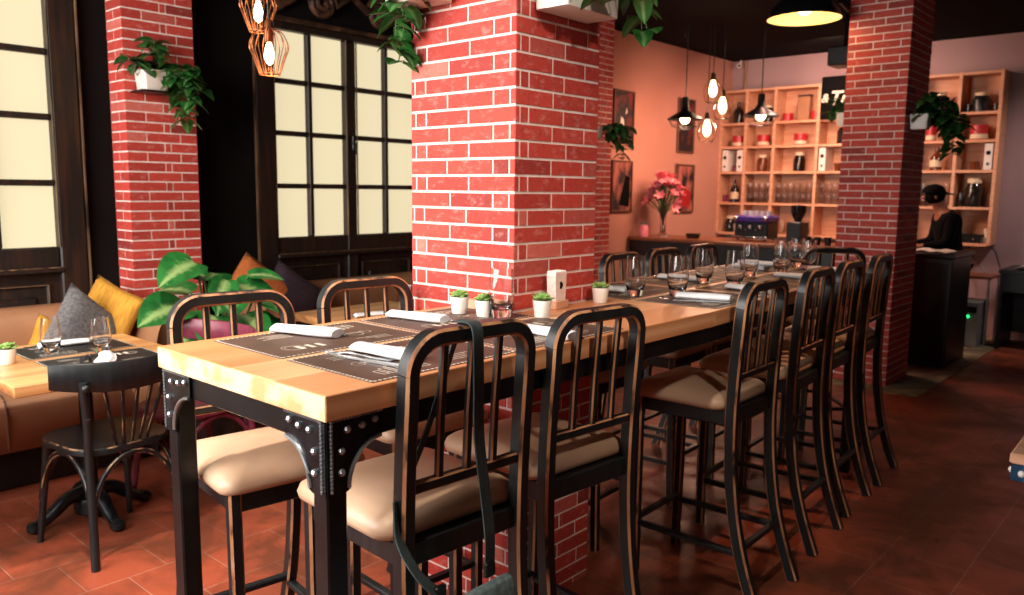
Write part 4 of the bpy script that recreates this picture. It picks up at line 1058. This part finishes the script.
item('small_cup', 'cup', 'little dark cup left of the dark pot on the top right shelf', cup(.03, .08, 'dark_glass'), sxm, 2.05, SH[4])
item('small_cup', 'cup', 'little dark cup right of the dark pot on the top right shelf', cup(.03, .08, 'dark_glass'), sxm, 1.80, SH[4])
# third row: binders and jars
def binder(y, lab):
    t = thing('ring_binder', lab, 'binder', (9.45, sy(y), SH[2]), 0, 'white ring binders on the bar shelf')
    MB().cbox(-.125, .12, -.037, .037, .0005, .262, .003).build('cover', 'paper_white', t)
    for z, r in ((.17, .022), (.06, .014)): MB().prism([(r*math.cos(2*PI*k/14), z+r*math.sin(2*PI*k/14)) for k in range(14)], lambda u, v, w: (-.1255-w, u, v), .002).build('finger_hole', 'sign_black', t, 0)
binder(4.765, 'white ring binder at the far left of the bar shelf'); binder(4.57, 'second white ring binder from the left on the bar shelf')
binder(3.53, 'white ring binder below the black sign'); binder(1.81, 'white ring binder at the right end of the bar shelf')
item('small_cup', 'cup', 'small reddish cup between the two left binders', cup(.035, .07, 'maroon_paint'), sxm, 4.665, SH[2])
item('storage_jar', 'jar', 'amber jar with a pale lid in the second column of the bar shelf', jar(.06, .2, 'amber_glass'), sxm, 4.30, SH[2])
item('storage_jar', 'jar', 'jar of dark coffee in the third column of the bar shelf', jar(.065, .22, 'dark_liquid_glass', 'cream_label'), sxm, 3.83, SH[2])
item('small_cup', 'cup', 'small amber cup right of the binder below the sign', cup(.045, .09, 'amber_glass'), sxm, 3.38, SH[2])
item('small_cup', 'cup', 'second small amber cup right of the binder below the sign', cup(.035, .07, 'amber_glass'), sxm, 3.26, SH[2])
item('bottle', 'bottle', 'amber bottle right of the far brick pillar', bottle(.06, .24), sxm, 2.33, SH[2])
item('small_cup', 'cup', 'small amber cup left of the right end binder', cup(.045, .09, 'amber_glass'), sxm, 1.95, SH[2])
item('flagon', 'bottle', 'dark flagon in the column under the sign, second row', jar(.085, .22, 'dark_glass'), sxm, 3.32, SH[3])
# fourth row: glasses stacked two high
def low_glass():
    mb = MB(); mb.lathe([(.001, .0005), (.025, .0005), (.036, .045), (.033, .115), (.031, .115), (.034, .045), (.022, .006), (.001, .006)], n=12); return mb.mesh('glass', 'clear_glass', 60)
LG = low_glass()
def stack_glasses(y0, y1, n, lab):
    for k in range(n):
        y = sy(y0+(y1-y0)*(k+.5)/n)
        for lv in range(2):
            o = bpy.data.objects.new('stacked_glass', LG); COL.objects.link(o); o.location = (sxm-.03, y, SH[1]+lv*.122); o.scale = (1, 1, 1)
            tag(o, 'small clear glass standing in the double row '+lab, 'glass', 'glasses stacked '+lab)
stack_glasses(4.15, 4.48, 4, 'in the second column of the bar shelf'); stack_glasses(3.64, 4.09, 6, 'in the third column of the bar shelf')
stack_glasses(3.12, 3.57, 6, 'left of the far brick pillar'); stack_glasses(2.16, 2.55, 5, 'behind the barman')
item('bottle', 'bottle', 'dark bottle in the left column of the bar shelf', bottle(.055, .28, 'dark_glass'), sxm, 4.66, SH[1])
for y, lab in ((4.79, 'left of the dark bottle'), (4.735, 'close to the dark bottle'), (4.575, 'right of the dark bottle')): item('small_cup', 'cup', 'dark red cup '+lab+' in the left shelf column', cup(.026, .09, 'maroon_paint'), sxm, y, SH[1])
item('storage_jar', 'jar', 'large dark jar in the right column of the bar shelf', jar(.085, .29), sxm, 1.93, SH[1])
for y, lab in ((2.06, 'left'), (1.79, 'right')):
    o = bpy.data.objects.new('shelf_glass', LG); COL.objects.link(o); o.location = (sxm, sy(y), SH[1]); o.scale = (1.1, 1.1, 1.2); tag(o, 'clear glass %s of the large dark jar' % lab, 'glass')
# bottom row
item('storage_jar', 'jar', 'dark jar in the bottom left of the bar shelf', jar(.06, .2), sxm, 4.70, SH[0])
item('milk_jug', 'jug', 'small white jug in the bottom left of the bar shelf', cup(.045, .1, 'white_ceramic'), sxm-.03, 4.59, SH[0])
for k, y in enumerate((4.0, 3.9, 3.8, 3.7)):
    o = bpy.data.objects.new('shelf_glass', LG); COL.objects.link(o); o.location = (sxm, sy(y), SH[0]); o.scale = (1.1, 1.1, 1.5)
    tag(o, 'clear glass in the bottom row right of the coffee machine', 'glass', 'glasses in the bottom row of the bar shelf')
item('sound_receiver', 'appliance', 'flat black audio unit in the bottom right of the bar shelf', boxm(.26, .2, .09, 'appliance_black')+[('knob', MB().ball((-.105, -.07, .045), .012, 8), 'chrome')], 9.47, 1.96, SH[0])
item('phone_cradle', 'phone', 'small pale device beside the black audio unit', boxm(.08, .1, .06, 'appliance_grey')+[('handset', MB().tube([(-.02, -.02, .06), (0, 0, .15)], .018, 8), 'paper_white')], 9.45, 1.80, SH[0])

# sign, speaker, camera, pipe
t = thing('sign_board', 'black sign board with white script lettering beside the far brick pillar', 'sign', (9.30, 3.23, 2.31))
MB().cbox(-.012, .01, -.38, .37, 0, .47, .003).build('board', 'sign_black', t, 0)
def text(s, size, y, z, parent, m, shear=0, depth=.002, x=-.0135, bold=0):
    cu = bpy.data.curves.new('t', 'FONT'); cu.body = s; cu.size = size; cu.shear = shear; cu.extrude = depth; cu.offset = bold; cu.align_x = 'LEFT'
    o = bpy.data.objects.new('t', cu); COL.objects.link(o); me = bpy.data.meshes.new_from_object(o.evaluated_get(bpy.context.evaluated_depsgraph_get()))
    bpy.data.objects.remove(o); me.materials.clear(); me.materials.append(MATS[m])
    ob = bpy.data.objects.new('lettering', me); COL.objects.link(ob); ob.parent = parent
    ob.matrix_local = Matrix(((0, 0, -1, x), (-1, 0, 0, y), (0, 1, 0, z), (0, 0, 0, 1)))     # reads from the -X side
    return ob
text('&', .13, .368, .19, t, 'print_white', .25, bold=.002)
text('Trattoria', .21, .29, .16, t, 'print_white', .35, bold=.004)
text('RISTORANTE', .07, .10, .36, t, 'print_white', .0)
t = thing('loudspeaker', 'black loudspeaker hung from the dark ceiling left of the far brick pillar', 'speaker', (7.7, 2.79, 2.635))
MB().cbox(-.13, .13, -.14, .11, 0, .17, .012).build('cabinet', 'appliance_black', t); MB().lathe([(.001, .02), (.06, .012), (.08, 0)], (0, 0, 0), 16).build('cone', 'black_wood', t)
MB().tube([(0, 0, .16), (0, 0, CZ-2.635-.001)], .015, 8).build('bracket', 'black_paint_metal', t)
t = thing('security_camera', 'small white security camera in the corner above the bar shelf', 'camera', (9.5, 4.72, 3.02))
MB().tube([(-.06, -.03, 0), (.05, .02, .02)], .028, 10).build('body', 'white_planter', t); MB().tube([(.03, 0, .02), (.05, 0, .078)], .012, 8).build('mount', 'white_planter', t); MB().ball((-.062, -.031, 0), .018, 8).build('lens', 'appliance_black', t)
m_ = MB(); m_.tube([(9.58, 4.67, 2.725), (9.58, 4.67, CZ-.002)], .016, 8); tag(m_.build('wall_pipe', 'leather_brown'), 'vertical pipe running up the wall by the bar shelf corner', 'pipe')

# pictures on the bar wall
def picture(label, x0, x1, z0, z1, m, m2, shapes):
    t = thing('framed_picture', label, 'picture', ((x0+x1)/2, WY, z0), 0, 'framed pictures on the bar wall'); w = (x1-x0)/2; h_ = z1-z0
    f = MB()
    f.cbox(-w, -w+.018, -.026, -.001, 0, h_, .003); f.cbox(w-.018, w, -.026, -.001, 0, h_, .003); f.cbox(-w+.018, w-.018, -.026, -.001, 0, .018, .003); f.cbox(-w+.018, w-.018, -.026, -.001, h_-.018, h_, .003)
    f.build('frame', 'picture_frame', t)
    MB().box(-w+.018, w-.018, -.012, -.002, .018, h_-.018).build('print', m, t, 0)
    a = MB()
    for pl in shapes: a.prism([(-w+.03+u*(2*w-.06), .03+v*(h_-.06)) for u, v in pl], lambda u, v, q: (u, -.0135+q*.5, v), .002)
    if shapes: a.build('artwork', m2, t, 0)
picture('upper dark framed picture on the bar wall nearest the pillar', 6.99, 7.37, 1.98, 2.52, 'poster_dark', 'paper_white', [[(.3, .2), (.55, .3), (.5, .45), (.35, .5)], [(.6, .55), (.72, .6), (.66, .7)]])
picture('lower framed picture on the bar wall beside the flowers, dark figure', 6.99, 7.37, 1.26, 1.80, 'poster_pale', 'sign_black', [[(.35, .1), (.95, .05), (.98, .7), (.7, .75), (.55, .45)]])
picture('upper framed picture in the corner behind the hat shaped lamp', 8.28, 8.66, 1.93, 2.55, 'poster_dark', 'paper_white', [])
picture('lower framed picture in the corner, red and black shapes', 8.27, 8.70, 1.24, 1.80, 'poster_pale', 'red_tin', [[(.25, .1), (.85, .05), (.95, .4), (.6, .5), (.3, .38)]])

# counter things
t = thing('flower_vase', 'tall glass vase of pink lilies on the bar counter', 'flowers', (7.60, 4.575, CT+.0005)); R = random.Random(21)
MB().lathe([(.001, .0), (.05, .0), (.05, .01), (.032, .06), (.03, .16), (.042, .27), (.058, .32), (.054, .32), (.038, .27), (.026, .16), (.026, .06), (.001, .03)], n=20).build('vase', 'clear_glass', t, 60)
st = MB(); fl = MB(); rib = []; gl = MB(); rb2 = []
for k in range(54):
    a = R.uniform(0, 2*PI); e = R.uniform(.02, 1)
    top_ = V((math.cos(a)*.17*e**.6, math.sin(a)*.17*e**.6, .58-.20*e*e+R.uniform(-.08, .08)))
    st.tube(bez([(0, 0, .05), (0, 0, .34), top_*.8, top_], 6), .004, 5)
    dirn = (top_-V((0, 0, .30))).normalized(); s1 = dirn.cross(V((.1, .2, 1))).normalized(); s2 = dirn.cross(s1)
    for q in range(6):
        b = 2*PI*q/6; dd = dirn*.75+(s1*math.cos(b)+s2*math.sin(b))*.75
        leaf(fl, top_, dd, dirn, .095, .042, .25, .05, .2, rib)
    if k % 2 == 0: leaf(gl, top_*.7+V((0, 0, .08)), (math.cos(a), math.sin(a), .3), (0, 0, 1), .12, .03, .4, .05, .2, rb2)
st.build('stems', 'stem', t); fl.build('flowers', 'pink_petal', t, 80); gl.attr['rib'] = ('POINT', rb2); gl.build('leaves', 'leaf_pothos', t, 80)
item('candle_jar', 'jar', 'small pinkish candle jar left of the flower vase on the bar', jar(.05, .15, 'pink_petal', 'chrome'), 7.42, 4.70, CT+.0005)
item('serving_bowl', 'bowl', 'low dark bowl on the bar right of the flowers', cup(.08, .05, 'dark_glass'), 7.55, 4.18, CT+.0005)
t = thing('coffee_machine', 'black and purple espresso machine on the back of the bar', 'coffee machine', (7.70, 3.56, CT+.0005)); t.scale = (.8, .8, .8)
MB().cbox(-.15, .16, -.22, .22, .03, .24, .012).build('body', 'appliance_black', t); MB().cbox(-.17, .17, -.23, .23, .235, .32, .02).build('top_panel', 'purple_panel', t)
MB().cbox(-.19, -.13, -.22, .22, .03, .06, .006).build('drip_tray', 'chrome', t)
for y in (-.13, 0, .13): m_ = MB(); m_.tube([(-.17, y, .20), (-.17, y, .15)], .03, 12); m_.tube([(-.17, y, .16), (-.29, y, .15)], .011, 8); m_.build('portafilter', 'chrome', t)
for y in (-.19, .19): MB().ball((-.175, y, .28), .03, 12).build('steam_knob', 'chrome', t, 80)
for y in (-.16, -.08, 0, .08, .16): MB().lathe([(.001, .321), (.026, .321), (.034, .375), (.03, .375), (.022, .325), (.001, .325)], (0, y, 0), 12).build('stacked_cup', 'white_ceramic', t)
for k in range(4):
    m_ = MB(); m_.ball((.12*(-1 if k < 2 else 1), .18*(-1 if k % 2 else 1), .016), .016, 8); m_.build('foot', 'chrome', t)
item('coffee_grinder', 'grinder', 'dark coffee grinder right of the espresso machine', boxm(.14, .2, .2, 'appliance_black')+[('hopper', MB().lathe([(.03, .2), (.075, .30), (.075, .36), (.001, .37)], n=14), 'dark_glass')], 7.76, 3.16, CT+.0005)
for k, y in enumerate((2.98, 2.88, 2.78)): item('bar_cup', 'cup', 'small dark cup on the bar counter near the grinder', cup(.035, .075, 'appliance_black'), 7.55, y, CT+.0005, 'small dark cups on the bar counter')

# ------------------------------------------------------------------ right end: service station, barman, equipment
t = thing('service_station', 'tall black service cabinet beside the far brick pillar', 'cabinet', (7.86, 1.90, 0))
MB().cbox(-.36, .30, -.19, .22, .006, .95, .008).build('body', 'black_wood', t); MB().cbox(-.38, .32, -.21, .235, .95, .985, .006).build('top', 'black_paint_metal', t)
MB().cbox(-.365, -.36, -.16, .19, .08, .90, .003).build('door', 'black_paint_metal', t)
MB().tube([(-.378, .10, .45), (-.378, .10, .60)], .006, 6).build('handle', 'cast_metal', t)
m_ = MB(); rings = []
for i in range(9):
    s = i/8; rings.append([(-.22+.30*s*.4, -.14+.30*s, .003+.012*math.sin(s*PI*2.2)**2+.002), (.10+.1*s, -.16+.30*s, .003+.014*math.sin(s*PI*1.6)**2+.002), (.10+.1*s, -.16+.30*s, .001+.014*math.sin(s*PI*1.6)**2), (-.22+.30*s*.4, -.14+.30*s, .001+.012*math.sin(s*PI*2.2)**2)])
m_.loft(rings, caps=True); o = m_.build('paper_sheet', 'paper_white', None, 60, (7.80, 1.93, .9855)); tag(o, 'curled white paper lying on the black service cabinet', 'paper')
t = thing('desk', 'low black desk against the wall at the right edge of the photo', 'desk', (9.2, 1.0, 0))
MB().cbox(-.34, .36, -.9, .62, .74, .78, .005).build('desktop', 'black_wood', t)
for y in (-.88, .58): MB().cbox(-.30, .33, y-.0, y+.03, .0, .74, .004).build('side_panel', 'black_wood', t)
MB().cbox(.30, .33, -.85, .58, .1, .74, .003).build('back_panel', 'black_wood', t); MB().cbox(-.32, -.30, -.85, .58, .56, .74, .003).build('modesty_panel', 'black_wood', t)
m_ = MB(); rings = []
for i in range(13):
    s = i/12; z = .008+.035*abs(math.sin(s*2*PI))**.8; y = -.22+.44*s; rings.append([(-.15, y, z+.003), (.15, y, z+.003), (.15, y, z), (-.15, y, z)])
m_.loft(rings, caps=True); o = m_.build('open_magazine', 'paper_white', None, 60, (9.05, 1.28, .7815)); tag(o, 'open white magazine on the black desk', 'magazine')
t = thing('computer_tower', 'grey computer tower with a green light on the floor beside the desk', 'computer', (9.0, 1.84, .0065))
MB().cbox(-.22, .2, -.1, .1, 0, .44, .006).build('case', 'appliance_grey', t); MB().ball((-.222, -.01, .30), .016, 8).build('power_light', 'green_led', t); MB().cbox(-.226, -.219, -.08, .08, .34, .40, .002).build('drive_bay', 'appliance_black', t)
t = thing('shelf_stand', 'thin grey metal stand with a wooden top above the computer tower', 'stand', (9.12, 1.86, .006))
MB().cbox(-.21, .28, -.17, .20, .66, .685, .003).build('top', 'counter_wood', t, 0)
for x in (-.19, .25):
    for y in (-.16, .18): MB().cbox(x, x+.015, y, y+.015, 0, .66, .002).build('leg', 'appliance_grey', t)
m_ = MB(); m_.tube(smooth_path([(9.40, 1.80, .955), (9.40, 1.76, .9), (9.38, 1.72, .80), (9.36, 1.70, .75)], 5), .008, 6); m_.tube(smooth_path([(9.35, 2.0, .955), (9.34, 1.95, .86), (9.34, 1.9, .80), (9.30, 1.82, .69)], 5), .006, 6)
tag(m_.build('power_cable', 'appliance_black'), 'black cables hanging below the right end of the bar shelf', 'cable')

# barman: one skinned body, clothes and cap as children
def skin_mesh(name, verts, edges, radii, m, parent, root=0, sub=2):
    me = bpy.data.meshes.new(name); me.from_pydata(verts, edges, []); o = bpy.data.objects.new(name, me); COL.objects.link(o); o.parent = parent
    mod = o.modifiers.new('skin', 'SKIN'); mod.use_smooth_shade = True
    for i, r in enumerate(radii):
        sv = me.skin_vertices[0].data[i]; sv.radius = r if isinstance(r, tuple) else (r, r); sv.use_root = i == root
    ss = o.modifiers.new('sub', 'SUBSURF'); ss.levels = sub; ss.render_levels = sub
    me.materials.append(MATS[m]); return o
# faces +Y (to the left in the photo); local x across the shoulders
pr = thing('person', 'barman in a black cap and black shirt looking down behind the service cabinet', 'person', (8.62, 2.00, 0), .55)
verts = [(0, 0, .84), (0, .01, .98), (0, .035, 1.14), (0, .06, 1.26), (0, .105, 1.335), (0, .135, 1.38)]
rad = [(.15, .11), (.14, .10), (.16, .11), (.15, .09), (.06, .06), (.052, .055)]
edges = [(0, 1), (1, 2), (2, 3), (3, 4), (4, 5)]
def limb(frm, pts, rs):
    last = frm
    for p, r in zip(pts, rs): verts.append(p); rad.append(r); edges.append((last, len(verts)-1)); last = len(verts)-1
    return last
for s in (-1, 1):
    limb(0, [(s*.09, 0, .78), (s*.10, .01, .46), (s*.10, -.01, .10), (s*.105, .03, .045), (s*.11, .15, .03)], [.085, .058, .04, .04, (.04, .03)])
    h_ = limb(3, [(s*.17, .055, 1.255), (s*.215, .10, 1.02), (s*.16, .33, .985), (s*.14, .385, .99)], [.055, .045, .03, (.034, .022)])
    for k in range(4): limb(h_, [(s*(.165-.017*k), .43, .99-.002*k), (s*(.162-.016*k), .455+.004*(1-abs(k-1.5)), .972)], [.0085, .0075])
    limb(h_, [(s*.105, .395, .985), (s*.095, .425, .975)], [.010, .008])
limb(5, [(0, .16, 1.425), (0, .185, 1.465), (0, .185, 1.52)], [(.055, .065), (.075, .092), (.06, .075)])
skin_mesh('body', verts, edges, rad, 'skin', pr)
hc = V((0, .19, 1.475))
f = MB()
f.loft([[(hc.x+r*math.cos(a)*.8, hc.y+.085+d, hc.z-.02+zz+r*math.sin(a)) for a in [2*PI*k/8 for k in range(8)]] for r, d, zz in ((.022, -.01, .0), (.016, .008, -.004), (.009, .022, -.012))], caps=True); f.build('nose', 'skin', pr)
for s in (-1, 1):
    MB().ball((s*.032, hc.y+.082, hc.z+.005), .010, 8).build('eye', 'appliance_black', pr, 80)
    MB().ball((s*.078, hc.y-.005, hc.z-.01), .026, 8, sx=.35, sy=.7).build('ear', 'skin', pr, 80)
m_ = MB(); m_.ball((0, hc.y+.078, hc.z-.065), .018, 8, sx=1.3, sy=.4, sz=.35); m_.build('mouth', 'maroon_paint', pr, 80)
m_ = MB(); m_.ball(hc+V((0, -.015, .0)), .09, 12, sy=1.08, sz=1.0); m_.build('hair', 'black_cloth', pr, 80)
cp = MB(); rings = []
for i in range(7):
    a = PI/2*i/6; rr = max(math.cos(a), .03); rings.append([(hc.x+.092*rr*math.cos(b), hc.y-.005+.105*rr*math.sin(b), hc.z+.025+.085*math.sin(a)) for b in [2*PI*k/18 for k in range(18)]])
cp.loft(rings, caps=True)
bl = []
for i in range(7):
    b = -PI/2-.85+1.7*i/6; bl.append((b, 1))
o_ = len(cp.v)
cp.loft([[(hc.x+.092*k*math.cos(b), hc.y-.005+.105*k*math.sin(b)-(.05 if k > 1.2 else 0), hc.z+.027-(.02 if k > 1.2 else 0)+dz) for b, _ in bl] for k, dz in ((1.0, .0), (1.25, .0), (1.25, .006), (1.0, .008))], closed=False)
cp.build('cap', 'black_cloth', pr, 60)
tv = [(0, 0, .86), (0, .01, .98), (0, .035, 1.14), (0, .06, 1.27), (0, .085, 1.31)]; tr = [(.168, .128), (.158, .118), (.178, .126), (.165, .105), (.08, .075)]; te = [(0, 1), (1, 2), (2, 3), (3, 4)]
for s in (-1, 1): tv += [(s*.175, .057, 1.262), (s*.215, .10, 1.02), (s*.168, .31, .985)]; tr += [.07, .058, .042]; n_ = len(tv); te += [(3, n_-3), (n_-3, n_-2), (n_-2, n_-1)]
skin_mesh('shirt', tv, te, tr, 'black_cloth', pr)
tv = [(0, 0, .88)]; tr = [(.165, .125)]; te = []
for s in (-1, 1): tv += [(s*.09, 0, .76), (s*.10, .01, .46), (s*.10, -.01, .09)]; tr += [.10, .075, .062]; n_ = len(tv); te += [(0, n_-3), (n_-3, n_-2), (n_-2, n_-1)]
skin_mesh('trousers', tv, te, tr, 'black_cloth', pr)

# the corner of another table at the right edge
t = thing('side_table', 'table with a blue painted edge and white rivets, only its corner at the right border', 'table', (2.62+.35*math.cos(.02)+.35*math.sin(.02), .41-.35*math.cos(.02)+.35*math.sin(.02), 0), .02); t.scale = (.945, .945, .694)
MB().cbox(-.37, .37, -.37, .37, 1.036, 1.0824, .007).build('tabletop', 'shelf_wood', t, 0)
m_ = MB()
for a, b, c_, d in ((-.364, .364, -.364, -.33), (-.364, .364, .33, .364), (-.364, -.33, -.364, .364), (.33, .364, -.364, .364)): m_.cbox(a, b, c_, d, .965, 1.0355, .003)
m_.build('apron', 'blue_paint', t)
MB().tube([(.05, .05, .04), (.05, .05, 1.03)], .04, 14).build('column', 'blue_paint', t)
MB().lathe([(.001, 0), (.26, 0), (.26, .02), (.05, .05), (.001, .05)], (.05, .05, 0), 24).build('base', 'blue_paint', t)
for q in (-.335, 0, .335):
    for c_ in ((-.365, q, 1.0), (q, .365, 1.0)): MB().ball(c_, .011, 8, sz=1.4).build('rivet', 'white_ceramic', t, 80)
